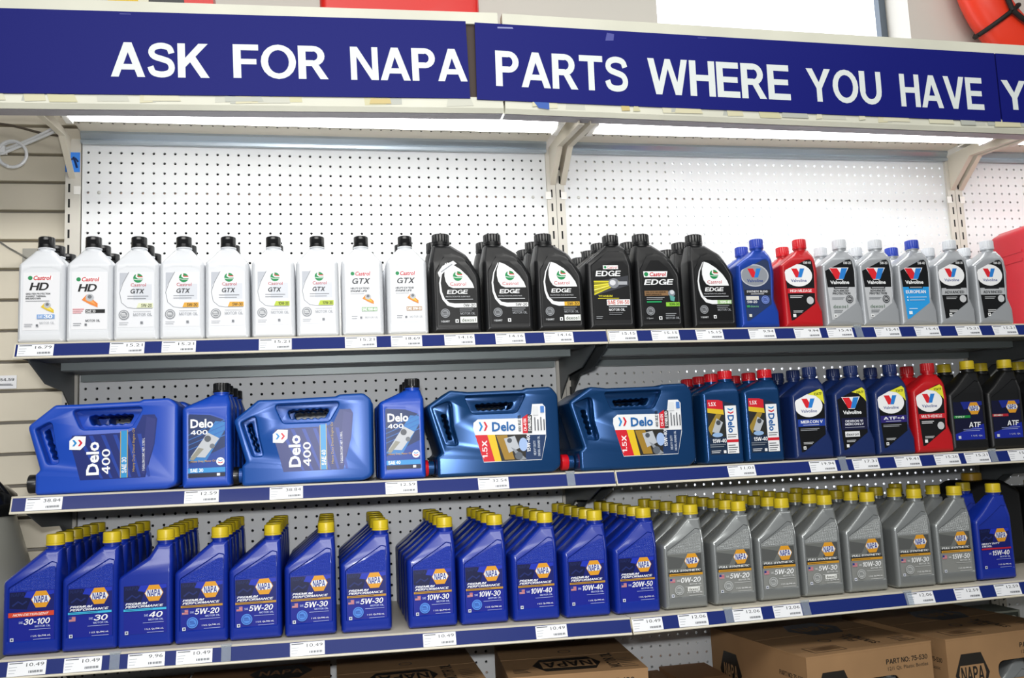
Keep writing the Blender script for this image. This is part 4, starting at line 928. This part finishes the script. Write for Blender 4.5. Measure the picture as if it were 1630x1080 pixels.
# middle tier
G5 = 'small bottles on the middle shelf'
column('D', DBLUE, BLACKCAP, 2, 10.75, -14.3, 'blue quart with black cap between the two bright blue jugs', ('blue black-capped quart', 'the quart between the bright blue jugs'), delo_label('30', False), 3, 2.9, None, G5, drift=.05)
column('D', DBLUE, BLACKCAP, 2, 26.5, -14.3, 'blue quart with black cap and piston picture left of the dark jugs', ('blue black-capped quart', 'the quart left of the dark jugs'), delo_label('40', False), 2, 2.9, None, G5)
column('D', DTEAL, REDCAP, 2, 55.35, -14.2, 'red-capped dark blue 15W-40 quart, left one of two', ('red-capped dark blue quart', 'the left red-capped 15W-40'), delo_label('', True), 3, 3.0, None, G5)
column('D', DTEAL, REDCAP, 2, 59.35, -14.2, 'red-capped dark blue 15W-40 quart, right one of two', ('red-capped dark blue quart', 'the right red-capped 15W-40'), delo_label('', True), 2, 3.3, None, G5)
T = [(64.1, VNAVY, VNAVY, val_label('navy', '1ATF', 'MERCON V', '#22409c'), 'navy fluid quart with a bright blue band under its white oval badge', 'the leftmost navy fluid quart', 2),
 (68.4, VNAVY, VNAVY, val_label('dex', '', 'DEXRON VI', '#15183a'), 'navy fluid quart with no oval badge, middle of the three navy ones', 'the middle navy fluid quart', 1),
 (72.55, VNAVY, VNAVY, val_label('navy', '1ATF', 'ATF+4', '#2c2470'), 'navy fluid quart with a violet band under its white oval badge', 'the violet-banded navy quart', 1),
 (76.6, VRED, VRED, val_label('red', '1ATF', 'MULTI-VEHICLE'), 'red fluid quart with yellow corner on the middle shelf', 'the red fluid quart', 1)]
for x, m1, m2, lb, d, sh, n in T:
    column('V', m1, m2, 2, x, -14.2, d, (('red' if m1 is VRED else 'navy')+' fluid quart', sh+' on the middle shelf'), lb, n, 3.2, None, G5)
for x, lb, d, sh in ((80.4, atf_label(1), 'black ATF quart with yellow cap and green label band', 'the green-banded black quart'), (84.6, atf_label(2), 'black ATF quart with yellow cap and red label band', 'the red-banded black quart'), (88.9, atf_label(2), 'black quart with yellow cap cut off by the right picture edge', 'the cut-off black quart')):
    column('N', BLACKP, YELLOW, 2, x, -14.2, d, ('yellow-capped black quart', sh+' on the middle shelf'), lb, 1, 3.3, None, G5)

# ------------------------------------------------------------------ gallon jugs lying on their side
def _loop(l, d, hole):
    """corner list (x,z,r) or dense (x,z) list -> dense loop inset by d (holes grow instead)"""
    d = -d if hole else d
    if len(l[0]) == 3: return fillet(inset(l, d) if d else l, 6)
    n = len(l); out = []
    for i in range(n):
        t = (Vector(l[(i+1) % n])-Vector(l[i-1])).normalized(); out.append((l[i][0]-t.y*d, l[i][1]+t.x*d))
    return out
def solid(outer, holes, depth, bev, m=None):
    """plate with rounded edges and real through-holes; every loop anticlockwise"""
    lv = [(0, bev), (0, depth-bev)]
    prof = [(bev, 0), (bev*.62, bev*.08), (bev*.29, bev*.29), (bev*.08, bev*.62), (0, bev), (0, depth-bev), (bev*.08, depth-bev*.62), (bev*.29, depth-bev*.29), (bev*.62, depth-bev*.08), (bev, depth)]
    v = []; f = []; first = []; last = []
    for k, l in enumerate([outer]+holes):
        rings = [_loop(l, d*(.4 if k else 1.), k > 0) for d, y in prof]; n = len(rings[0]); base = len(v)
        for r, (d, y) in zip(rings, prof): v += [(x, y, z) for x, z in r]
        for j in range(len(prof)-1):
            for i in range(n): f.append((base+j*n+i, base+j*n+(i+1) % n, base+(j+1)*n+(i+1) % n, base+(j+1)*n+i))
        first.append([base+i for i in range(n)]); last.append([base+(len(prof)-1)*n+i for i in range(n)])
    for side in (first, last):
        flat = [i for l in side for i in l]
        for t in tessellate_polygon([[Vector((v[i][0], v[i][2], 0)) for i in l] for l in side]): f.append(tuple(flat[i] for i in t))
    return v, f
def scallop(c, amp=.06):
    p = fillet(c, 6); out = []
    for i in range(len(p)):
        a = Vector(p[i]); b = Vector(p[(i+1) % len(p)]); L = (b-a).length; n = max(1, int(L/.13))
        t = (b-a).normalized() if L > 1e-6 else Vector((1, 0)); nn = Vector((-t.y, t.x))
        for k in range(n):
            u = k/n; q = a.lerp(b, u)+nn*(amp*math.sin(u*L*2*PI/.55) if L > 1.2 else 0); out.append((q.x, q.y))
    return out
JB = {}
def jug_mesh(kind, m):
    if (kind, m) in JB: return JB[(kind, m)]
    if kind == 'A':
        out = [(.62, 0, .3), (10.3, 0, .8), (11.1, .3, .7), (11.15, 6.7, .5), (10.5, 7.25, .6), (8.5, 7.2, .4), (8.2, 7.05, .4), (3.6, 6.95, .4), (1.95, 6.95, .5), (0, 5.35, .5), (.95, 1.9, .4), (.62, 1.6, .3)]
        rec1 = [(3.25, 6.5, .3), (3.9, 4.95, .5), (7.6, 4.95, .5), (8.6, 6.6, .3)]
        hol1 = [(4.2, 6.05, .3), (4.5, 5.3, .25), (7.3, 5.35, .25), (7.75, 6.1, .3)]
        rec2 = [(.6, 5.1, .2), (1.5, 2.35, .3), (2.35, 2.35, .3), (2.0, 3.9, .4), (1.75, 5.7, .3)]
        hol2 = [(1.0, 4.9, .12), (1.7, 2.7, .12), (2.0, 2.7, .12), (1.6, 4.2, .2), (1.35, 5.15, .12)]
    else:
        out = [(.95, 0, .3), (11.5, 0, .8), (12.2, .5, .8), (12.2, 7.0, .7), (11.6, 7.75, .6), (9.3, 7.7, .4), (8.9, 7.55, .4), (3.9, 7.5, .4), (2.3, 7.7, .6), (.15, 6.3, .5), (1.35, 2.1, .4), (.95, 1.8, .3)]
        rec1 = [(3.6, 7.1, .2), (4.2, 5.5, .6), (8.3, 5.5, .6), (9.2, 7.15, .2)]
        hol1 = [(4.6, 6.4, .3), (4.9, 5.85, .2), (7.9, 5.9, .2), (8.3, 6.5, .3)]
        rec2 = [(.7, 6.2, .3), (1.75, 2.9, .3), (2.9, 2.7, .4), (2.45, 4.5, .5), (2.35, 6.8, .4)]
        hol2 = [(1.5, 5.6, .15), (2.15, 3.3, .12), (2.45, 3.3, .12), (1.95, 5.6, .15)]
    b = MB()
    v, f = solid(out, [rec1, rec2], 4.6, .28); b.add(v, f, m)
    for rc, ho in ((rec1, hol1), (rec2, hol2)):
        cx = sum(p[0] for p in rc)/len(rc); cz = sum(p[1] for p in rc)/len(rc)
        big = [(cx+(p[0]-cx)*1.12, cz+(p[1]-cz)*1.12, p[2]) for p in rc]
        v, f = solid(big, [scallop(ho)], 2.6, .2)
        b.add([(x, y+1.0, z) for x, y, z in v], f, m)
    # neck stub
    b.lathe([(.62, -.05), (.62, .5)], (.2 if kind == 'A' else .35, 2.3, .85), m, 24, axis='x')
    JB[(kind, m)] = b.mesh('body', 40); return JB[(kind, m)]
capB = {}
def jug_cap(m):
    if m not in capB:
        b = MB(); b.lathe([(.6, 0), (.74, .06), (.74, .62), (.7, .7)], (-.05, 0, 0), m, 40, axis='x', rib=.04); capB[m] = b.mesh('cap', 40)
    return capB[m]
def jugA_label(num):
    A = Art(0.); A.base([(3.9, 1.0), (8.7, 1.0), (9.4, 3.6), (9.6, 5.6), (9.4, 5.95), (8.5, 5.95), (8.0, 4.9), (7.4, 4.6), (3.3, 4.5), (3.1, 4.0), (3.5, 2.6)], '#1a2a70', .02)
    for k in range(6): A.poly([(3.6+.9*k, 4.45), (3.9+.9*k, 4.45), (5.6+.7*k, 1.05), (5.4+.7*k, 1.05)], '#20409c')
    A.poly([(8.4, 1.4), (8.65, 1.2), (9.35, 3.6), (9.5, 5.6), (8.8, 5.8)], '#2a3478')
    A.rect(6.9, 1.05, 7.35, 4.75, '#2f92cc'); A.rect(6.84, 1.05, 6.9, 4.7, '#b8a068'); A.rect(7.35, 1.05, 7.41, 4.8, '#b8a068')
    A.poly([(3.1, 3.4), (3.9, 3.35), (4.25, 3.7), (4.3, 4.4), (3.5, 4.45), (3.1, 4.1)], '#eef0f2'); chevron(A, 3.3, 3.65, .8, .5, 1)
    A.text('Delo', 4.35, 1.35, 2.6, .95, '#f0f2f4', .03, rot=90); A.text('400', 5.5, 1.4, 1.95, .6, '#f0f2f4', .02, rot=90)
    A.text('SAE '+num, 6.97, 1.4, 1.25, .34, '#f0f2f4', .0, rot=90)
    A.text('Heavy Duty Diesel Engine Oil', 7.75, 1.5, 3.4, .24, '#b89a50', .0, rot=90); A.text('1 GALLON CONT. NET. 3.785 L', 8.5, 1.5, 2.6, .18, '#d8dae2', .0, rot=90)
    return A.mesh('label')
def jugB_label():
    A = Art(0.); A.base([(5.1, 1.15), (10.4, 1.15), (10.9, 3.2), (10.95, 5.9), (10.7, 6.2), (9.75, 6.2), (9.6, 5.3), (9.1, 4.95), (4.7, 5.0), (4.3, 4.7), (4.25, 4.2)], '#e6e8ea', .02)
    A.poly([(4.45, 3.5), (10.88, 3.4), (10.4, 1.2), (5.1, 1.2)], '#1d3760')
    A.poly([(4.4, 3.6), (5.5, 3.58), (6.1, 1.2), (5.1, 1.2)], '#cc1f2e'); A.text('1.5X', 5.0, 1.5, 1.6, .45, '#f6e6e6', .03, rot=90)
    A.poly([(5.5, 3.58), (6.2, 3.56), (6.7, 1.2), (6.1, 1.2)], '#e0bc28'); A.poly([(6.2, 3.56), (9.1, 3.5), (8.9, 1.2), (6.7, 1.2)], '#2c2a26')
    A.poly([(6.3, 3.5), (7.3, 3.5), (7.9, 1.3), (7.0, 1.3)], '#9c7a2c'); A.poly([(7.0, 3.2), (8.0, 3.4), (8.4, 2.3), (7.4, 1.9)], '#b4b9bf'); A.disc(7.5, 3.0, .22, '#4a5058'); A.poly([(7.6, 2.4), (8.0, 2.2), (9.0, 1.3), (8.4, 1.2)], '#8b9198'); A.disc(8.3, 1.6, .35, '#5d646d'); A.disc(8.75, 2.6, .4, '#9fb8e0', .6)
    chevron(A, 4.75, 3.95, .85, .8, 1); A.text('Delo', 5.95, 3.85, 2.15, .85, '#1d5fa0', .03)
    A.text('400 XLE SB', 8.35, 3.75, 1.5, .26, '#26282c', .0, rot=90); A.poly([(8.75, 3.6), (9.2, 3.6), (9.25, 5.3), (8.75, 5.0)], '#cc1f2e'); A.text('CK-4/SN', 8.85, 3.8, 1.1, .26, '#f6e6e6', .02, rot=90); A.poly([(9.2, 3.6), (9.6, 3.6), (9.65, 5.2), (9.25, 5.3)], '#2c2e32'); A.text('SYNBLEND', 9.27, 3.75, 1.4, .26, '#eef0f0', .0, rot=90)
    A.rect(9.75, 5.2, 10.25, 6.0, '#d9dcde')
    for k in range(4): A.rect(9.85+.28*k, 3.8, 9.95+.28*k, 5.0-.2*(k % 2), '#55585e')
    A.rect(10.45, 5.4, 10.8, 6.0, '#4c7ec4')
    A.text('15W-40', 9.05, 1.9, 1.5, .32, '#f0f2f4', .03, rot=90); A.text('HEAVY DUTY', 9.65, 1.6, 1.3, .22, '#b8c2d2', .0, rot=90); A.text('DIESEL ENGINE OIL', 10.05, 1.5, 1.8, .2, '#b8c2d2', .0, rot=90)
    return A.mesh('label')
def jug(kind, m, cm_, x, y, label, lab=None, sc=1.):
    z = zf(2, x+6)+.03
    r = thing('oil_jug', label, 'jug', (x, y, z), 'gallon jugs lying on the middle shelf'); r.scale = (sc, 1, sc)
    link('body', jug_mesh(kind, m), r, None)
    link('cap', jug_cap(cm_), r, (-.42 if kind == 'A' else -.3, 2.3, .85))
    if lab: link('label', lab, r, (0, -.0, 0))
    return r
la, lb_, lc = jugA_label('30'), jugA_label('40'), jugB_label()
DB2 = mat('#134c9c', .33, metal=.15)
jug('A', DBLUE, BLACKCAP, -.7, -14.3, 'bright blue gallon jug lying at the left end of the middle shelf', la)
jug('A', DB2, BLACKCAP, 14.75, -14.3, 'bright blue gallon jug lying between the two blue black-capped quarts', lb_)
jug('B', DTEAL, REDCAP, 30.35, -14.3, 'dark teal gallon jug with red cap, left one of the two', lc, .955)
jug('B', DTEAL, REDCAP, 42.8, -14.3, 'dark teal gallon jug with red cap, right one of the two', lc, .955)
jug('A', DBLUE, BLACKCAP, -.3, -9.4, 'bright blue jug seen through the handle of the leftmost jug', la)
jug('A', DB2, BLACKCAP, 15.1, -9.4, 'bright blue jug behind the front jug between the blue quarts', lb_)
jug('B', DTEAL, REDCAP, 30.6, -9.4, 'dark teal jug directly behind the left red-capped jug', lc, .945)
jug('B', DTEAL, REDCAP, 43.1, -9.4, 'dark teal jug directly behind the right red-capped jug', lc, .93)

# red container on the right of the top tier
r = thing('red_container', 'tall red plastic container cut off at the right edge of the top shelf', 'container', (97.4, -7.6, zf(1, 96)+.02))
b = MB(); v, f = solid([(.8, 0, .8), (9, 0, .8), (9, 12.4, 1.2), (1.6, 12.4, 1.4), (.1, 11.6, .8), (0, 1.2, .8)], [[(3.4, 7.2, .4), (6.4, 7.2, .4), (6.4, 9.4, .4), (3.4, 9.4, .4)]], 6.5, .6); b.add(v, f, mat('#c02030', .35))
b.build('body', r, 40)
MB().box(.02, .3, 1.5, 5, 9.2, 9.5, mat('#c02030', .35)).box(.0, .3, 1.5, 5, 8.2, 8.5, mat('#c02030', .35)).build('rib', r)
MB().lathe([(.9, 0), (.9, .7), (.8, .8)], (6, 3.25, 12.2), mat('#b01828', .35), 30, rib=.03).build('cap', r, 40)

# dark jugs in the right bay, beneath the middle shelf
for k, x in enumerate((84.8, 92.3)):
    r = thing('black_jug', 'large black jug right of the blue diesel quart' if k == 0 else 'large black jug at the right picture edge under the middle shelf', 'jug', (x, -8.6, zf(3, x+3)+.02), 'black jugs on the bottom shelf')
    v, f = solid([(0, 0, .6), (7.2, 0, .6), (7.2, 7.4, 1.0), (5.2, 8.5, .8), (2.2, 8.5, .8), (0, 7.4, 1.6)], [], 5.5, .6, BLACKP); MB().add(v, f, mat('#08090a', .4)).build('body', r, 40)
    r.scale = (1, 1, 1 if k == 0 else .88)
    MB().lathe([(1.0, 0), (1.0, .7), (.9, .8)], (3.6, 2.75, 8.45), mat('#b8901c', .4), 30, rib=.03).build('cap', r, 40)

# ------------------------------------------------------------------ below: base deck and cardboard boxes
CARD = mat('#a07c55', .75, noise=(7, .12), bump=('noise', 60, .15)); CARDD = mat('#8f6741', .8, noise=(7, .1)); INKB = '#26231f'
for i in range(3):
    o = MB().box(.05, 47.95, -19, -.5, -1.5, 0, CREAMM).box(.05, 47.95, -18.6, -.5, -22.8, -1.5, mat('#3a3a38', .6)).build('base_deck', loc=(BX[i], 0, -59.7)); tag(o, f'cream base deck of the {bn[i]} bay under the cardboard boxes', 'shelf', 'base decks')
def carton(label, x, yf, ztop, w_, d, h, rz, holes=True, kind=0, mt=None):
    r = thing('cardboard_box', label, 'box', (x, yf, ztop-h), 'cardboard cartons under the bottom shelf', (0, 0, rz)); T = .15; mt = mt or CARD
    hx0, hx1, hz0, hz1 = w_*.40, w_*.70, h-4.0, h-2.3
    if holes: hx0, hx1 = (w_*.38, w_*.63) if kind == 1 else (w_*.42, w_*.72)
    b = MB()
    if holes:
        v, f = solid([(0, 0, .02), (w_, 0, .02), (w_, h, .02), (0, h, .02)], [[(hx0, hz0, .8), (hx1, hz0, .8), (hx1, hz1, .8), (hx0, hz1, .8)]], T, .005); b.add(v, f, mt)
    else: b.box(0, w_, 0, T, 0, h, mt)
    b.build('front_panel', r)
    MB().box(0, T, T, d, 0, h, mt).build('side_panel', r); MB().box(w_-T, w_, T, d, 0, h, mt).build('side_panel', r)
    MB().box(T, w_-T, d-T, d, 0, h, mt).box(T, w_-T, T, d-T, 0, T, mt).build('back_panel', r)
    MB().box(-.02, w_+.02, -.02, d/2-.04, h, h+.14, mt).build('top_flap', r); MB().box(-.02, w_+.02, d/2+.04, d, h, h+.14, mt).build('top_flap', r)
    # printing: front
    A = Art(-.01, .004)
    if holes:
        cx = w_*.2
        A.poly([(cx-1.9, h-3.1), (cx-1.1, h-4.9), (cx+1.1, h-4.9), (cx+1.9, h-3.1), (cx+1.1, h-1.3), (cx-1.1, h-1.3)], INKB)
        A.poly([(cx-1.5, h-3.1), (cx-1.3, h-3.9), (cx+1.3, h-3.9), (cx+1.5, h-3.1), (cx+1.3, h-2.3), (cx-1.3, h-2.3)], mt); A.text('NAPA', cx-1.25, h-3.75, 2.5, 1.3, INKB, .04)
        link('printing', A.mesh('printing'), r); A = Art(-.01, .004)
        A.text('PART NO: 75-530', w_*.62, h-1.35, w_*.34, .42, INKB, .02); A.text('12/1 Qt. Plastic Bottles', w_*.63, h-1.95, w_*.33, .36, '#3a342c', .0)
    else: A.text('PART NO: 75-130', w_*.45, h-1.0, w_*.45, .5, INKB, .03)
    if kind == 2: return r
    link('printing', A.mesh('printing'), r)
    A = Art(-.01, .004)
    if not holes: A.rect(1, 3, 2, 4, INKB)
    if holes:
        A.poly([(1.5, h-3.5), (2.3, h-5.3), (4.5, h-5.3), (5.3, h-3.5), (4.5, h-1.7), (2.3, h-1.7)], INKB); A.text('NAPA', 2.2, h-4.1, 2.4, 1.3, mt, .04)
        o = link('printing', A.mesh('printing'), r); o.rotation_euler = (0, 0, -PI/2); o.location = (0, d*U, 0); A = Art(-.01, .004)
        A.text('PART NO: 75-530', d-4.0, h-2.0, 3.4, .4, INKB, .02); A.text('12/1 Qt. Plastic', d-3.9, h-2.7, 3.0, .35, '#3a342c', .0)
    o = link('printing', A.mesh('printing'), r); o.rotation_euler = (0, 0, -PI/2); o.location = (0, d*U, 0)
    # printing: top (readable from above)
    def top(A):
        o = link('printing', A.mesh('printing'), r); o.rotation_euler = (-PI/2, 0, 0); o.location = (0, 0, (h+.14)*U); return Art(-.005, .004)
    A = Art(-.005, .004); cx = w_*.5
    if kind == 0:
        A.rect(1.6, .9, 5.0, 2.9, INKB); A.rect(1.7, 1.0, 4.9, 2.8, mt)
        for k in range(16): A.rect(2.1+k*.16, 1.3, 2.18+k*.16, 2.5, '#6a4e35')
        A = top(A); A.ring(5.4, 4.6, .6, .12, INKB); A = top(A); A.text('FULL', 7.2, 3.2, 2.2, .8, INKB, .02, rot=90); A.text('SYNTHETIC', 8.3, 1.6, 4.4, .9, INKB, .02, rot=90)
        A = top(A); A.lines(w_-2.4, w_-.6, (1.2, 1.7, 2.2, 2.7), INKB, .16); A = top(A)
        A.poly([(5.0, 9.5), (6.1, 7.0), (9.4, 7.0), (10.5, 9.5), (9.4, 12), (6.1, 12)], INKB); A.text('NAPA', 5.9, 8.6, 3.7, 1.8, mt, .04)
    else:
        A.poly([(2.4, 3.4), (3.3, 1.2), (7.6, 1.2), (8.4, 3.4), (7.6, 5.6), (3.3, 5.6)], INKB); A.poly([(2.6+.6, 2.2), (7.8, 2.2), (7.8, 4.6), (3.2, 4.6)], mt); A.text('NAPA', 3.4, 2.4, 4.2, 2.0, INKB, .04, rot=180)
        A = top(A); A.text('MOTOR OIL', 8.8, 1.0, 5.4, 1.0, INKB, .03, rot=90); A = top(A)
        A.lines(w_-1.8, w_-.5, (1.0, 1.6, 2.2, 2.8, 3.4, 4.0), INKB, .14); A.ring(6, 8.2, .6, .12, INKB)
        A.lines(.6, 2.0, (1.2, 1.6, 2.0, 2.4), INKB, .16)
    top(A)
    return r
carton('brown carton with hexagon and hand hole, left one of two at lower right', 61.5, -17.9, -49.2, 13.2, 15.5, 10.3, .13, True, 0)
carton('brown carton with hand hole at the lower right picture edge', 75.9, -16.4, -49.2, 13.2, 14.6, 10.3, .10, True, 0)
carton('brown carton with upside-down print on its top at the bottom centre', 36.4, -15.2, -49.2, 11.7, 12.6, 10.3, -.08, False, 1)
carton('brown carton at the bottom, left of the centre carton', 22.6, -14.9, -49.2, 12.0, 12.6, 10.3, .0, False, 1)
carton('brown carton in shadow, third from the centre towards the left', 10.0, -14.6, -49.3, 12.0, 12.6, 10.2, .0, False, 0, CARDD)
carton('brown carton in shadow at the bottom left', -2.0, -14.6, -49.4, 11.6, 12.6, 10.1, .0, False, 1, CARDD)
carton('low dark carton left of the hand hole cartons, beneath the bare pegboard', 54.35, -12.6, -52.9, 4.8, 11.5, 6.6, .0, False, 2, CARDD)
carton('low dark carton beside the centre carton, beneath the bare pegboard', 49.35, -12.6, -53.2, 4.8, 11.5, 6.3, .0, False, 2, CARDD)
# silver bottles visible through the hand holes
for x, y, a in ((66.9, -17.0, 'left'), (81.2, -15.4, 'right')):
    r = thing('oil_bottle', f'silver bottle inside the {a} carton, seen through its hand hole', 'bottle', (x, y, -59.3), 'silver bottles inside the cartons')
    link('body', geom('N', SILVER)[0], r, None, True); link('cap', cap('N', YELLOW), r, geom('N', SILVER)[1])
# grey printed carton far right
r = thing('grey_carton', 'grey printed carton with dark stripes behind the right brown carton', 'box', (88.2, -4.4, -59.68))
MB().box(0, 5.4, 0, 4, 0, 10.0, mat('#8d9286', .7)).build('body', r)
A = Art(-.004)
for k in range(5): A.rect(.3+k*.5, 7.0, .45+k*.5, 9.8, '#24281f')
link('printing', A.mesh('printing'), r)
A = Art(-.004); A.rect(3.0, 7.9, 5.2, 9.8, '#3c423a'); A.text('3', 4.2, 8.2, .8, 1.3, '#b8bcae', .02); A.rect(3.1, 7.2, 5.2, 7.55, '#b9bdb0'); A.lines(3.0, 5.1, (6.6, 6.0, 5.4), '#5d6258', .15)
link('printing', A.mesh('printing'), r)

# ------------------------------------------------------------------ left side: cable, hook, price card, metal cylinder
WC = mat('#e6e8ea', .35)
def arc(pts, n=10):
    out = []
    P_ = [Vector(p) for p in pts]; P_ = [P_[0]]+P_+[P_[-1]]
    for i in range(1, len(P_)-2):
        for k in range(n):
            t_ = k/n; a, b, c, d = P_[i-1:i+3]
            out.append(.5*((2*b)+(c-a)*t_+(2*a-5*b+4*c-d)*t_*t_+(3*b-3*c+d-a)*t_**3))
    out.append(P_[-2]); return out
r = thing('white_cable', 'looped white cable hanging in front of the slatwall at upper left', 'cable', (0, 0, 0))
lp = [(-4.2, -1, 2.4), (-7.0, -.9, .9), (-9.6, -.8, -.1), (-12.5, -.8, -.6), (-16, -.6, -1.0)]
MB().tube(arc(lp), .14, WC).build('strand', r, 60)
MB().tube(arc([(-4.0, -1.2, 2.0), (-7.2, -1.2, .4), (-9.4, -1.1, -.5), (-13, -.9, -1.0), (-16, -.8, -1.3)]), .14, WC).build('strand', r, 60)
MB().tube([(-7.85+1.25*math.cos(a*.25)*1.0+.02*a*0, -1.1-.01*a, -.45+1.25*math.sin(a*.25)) for a in range(6, 44)], .15, WC).build('loop', r, 60)
MB().box(-9.0, -8.5, -1.4, -.6, -.3, .35, WC).build('tie', r)
r.location = P(1.5, 0, -.3)
r = thing('slatwall_hook', 'chrome peg hook with a grey back plate on the slatwall behind the first white quart', 'hook', (-5.6, 1.9, -10.6))
MB().box(-.65, .65, -.12, .1, -1.2, 1.5, mat('#8c8a82', .35, metal=.5)).build('back_plate', r)
MB().tube([(0, -.1, .4), (-1.0, -3, .9), (-3.0, -9, 2.4)], .11, mat('#b9bcc0', .2, metal=.9)).build('rod', r, 60)
A = Art(0); A.base([(-2.2, 0), (0, 0), (0, 1.25), (-2.2, 1.25)], '#e9eaec', .03); A.text('54.59', -1.45, .72, 1.25, .28, '#33363b', .02); A.lines(-1.5, -.3, (.3, .4), '#55585e', .06)
o = link('price_card', A.mesh('price_card'), None, (-6.55, 1.9, -22.6)); tag(o, 'small white price card reading 54.59 on the slatwall', 'price tag')
r = thing('metal_canister', 'large shiny metal canister with a black top standing left of the bottom shelf', 'canister', (-7.8, -3.3, -84))
MB().lathe([(4.9, 0), (4.9, 40.5), (5.0, 40.8), (5.0, 42.6), (4.6, 44), (3.4, 48.2), (2.9, 50)], (0, 0, 0), mat('#a8a89e', .3, metal=.45, noise=(3, .12)), 56).build('drum', r, 40)
MB().lathe([(3.1, 49.8), (3.2, 50.4), (3.0, 51.6), (2.2, 52.4), (.8, 52.7)], (0, 0, 0), mat('#0f1011', .2, coat=.5), 56).build('lid', r, 40)
MB().tube(arc([(-3.0, -.6, 50.6), (-2.0, -1.5, 53.0), (1.2, -1.5, 53.2), (3.0, -.6, 50.8)]), .28, mat('#0f1011', .25)).build('handle', r, 60)
# dark cord on the slatwall above
o = MB().tube(arc([(-16, 1.2, 3.3), (-8.5, 1.1, 3.1), (-4.5, 1.0, 2.2), (-2.0, .8, 1.8)]), .12, mat('#5b5145', .6)).build('brown_cord', None, 60, (0, 0, 0)); tag(o, 'thin brown cord running along the slatwall under the sign', 'cord')

# ------------------------------------------------------------------ on top of the canopy and on the wall above
RED = mat('#d01c12', .35)
r = thing('gas_can', 'wide red plastic gas can standing on the canopy behind the sign', 'gas can', (22.3, -11.5, 2.62))
v, f = solid([(0, 0, .8), (14.8, 0, .8), (14.8, 11.5, 1.2), (11, 14.0, 1.5), (3, 14.0, 1.5), (0, 12.0, 1.2)], [], 8, .7, RED); MB().add(v, f, RED).build('body', r, 40)
A = Art(0.0, .02); A.text('GASOLINE', 4.2, 10.6, 6.3, 1.1, RED, .0); link('lettering', A.mesh('lettering'), r)
MB().lathe([(1.3, 0), (1.3, 1.0), (1.0, 1.2)], (11.8, 4, 13.3), mat('#1a1a1a', .4), 30, rib=.04).build('cap', r, 40)
MB().tube(arc([(3.6, 4, 13.6), (4.2, 4, 15.4), (8.6, 4, 15.4), (9.4, 4, 13.8)]), .55, RED).build('handle', r, 60)
r = thing('yellow_package', 'yellow and white boxed package on the canopy at upper left', 'box', (4.0, -10.5, 2.62))
MB().box(0, 3.4, 0, 3, 0, 10.4, mat('#d9b31c', .5)).box(2.55, 3.42, -.02, 3, 0, 10.4, mat('#dcd9c0', .5)).build('carton', r)
A = Art(-.03)
for k in range(14): A.rect(.2+k*.16, 9.0, .27+k*.16, 10.0, '#8a6a10')
A.disc(.25, 9.6, .5, '#7a3a4a'); link('printing', A.mesh('printing'), r)
r = thing('red_black_tote', 'red and black slanted plastic case on the canopy left of the gas can', 'case', (7.5, -10.5, 2.62))
MB().prism([(0, 0), (6.6, 0), (4.9, 11.6), (0, 11.6)], 0, 5, RED).build('shell', r)
MB().prism([(-.06, -.0), (3.6, 0), (2.6, 11.7), (-.06, 11.7)], -.08, 5.05, mat('#17191a', .4)).build('front_panel', r)
# life ring
r = thing('life_ring', 'orange life ring with black rope hanging on the wall at upper right', 'life ring', (113.6, .85, 26.2))
b = MB(); v = []; f = []; NU, NV = 72, 20
for i in range(NU):
    a = 2*PI*i/NU
    for j in range(NV):
        q = 2*PI*j/NV; rr = 12.1+2.95*math.cos(q); v.append((rr*math.cos(a), 2.3*math.sin(q), rr*math.sin(a)))
for i in range(NU):
    for j in range(NV): f.append((i*NV+j, i*NV+(j+1) % NV, ((i+1) % NU)*NV+(j+1) % NV, ((i+1) % NU)*NV+j))
b.add(v, f, mat('#ee3a1c', .4)); b.build('float', r, 60)
BLK = mat('#15120f', .7)
for k in range(4):
    a0 = PI/2*k+.62; q = []
    for i in range(22):
        t_ = 2*PI*i/21; rr = 12.1+3.15*math.cos(t_); q.append((rr*math.cos(a0), 2.5*math.sin(t_), rr*math.sin(a0)))
    MB().tube(q, .28, BLK).build('rope_band', r, 60)
    a1 = a0+PI/2; MB().tube([((12.1-1.4*math.sin(PI*i/14))*math.cos(a0+(a1-a0)*i/14), -2.75, (12.1-1.4*math.sin(PI*i/14))*math.sin(a0+(a1-a0)*i/14)) for i in range(15)], .3, BLK).build('rope', r, 60)
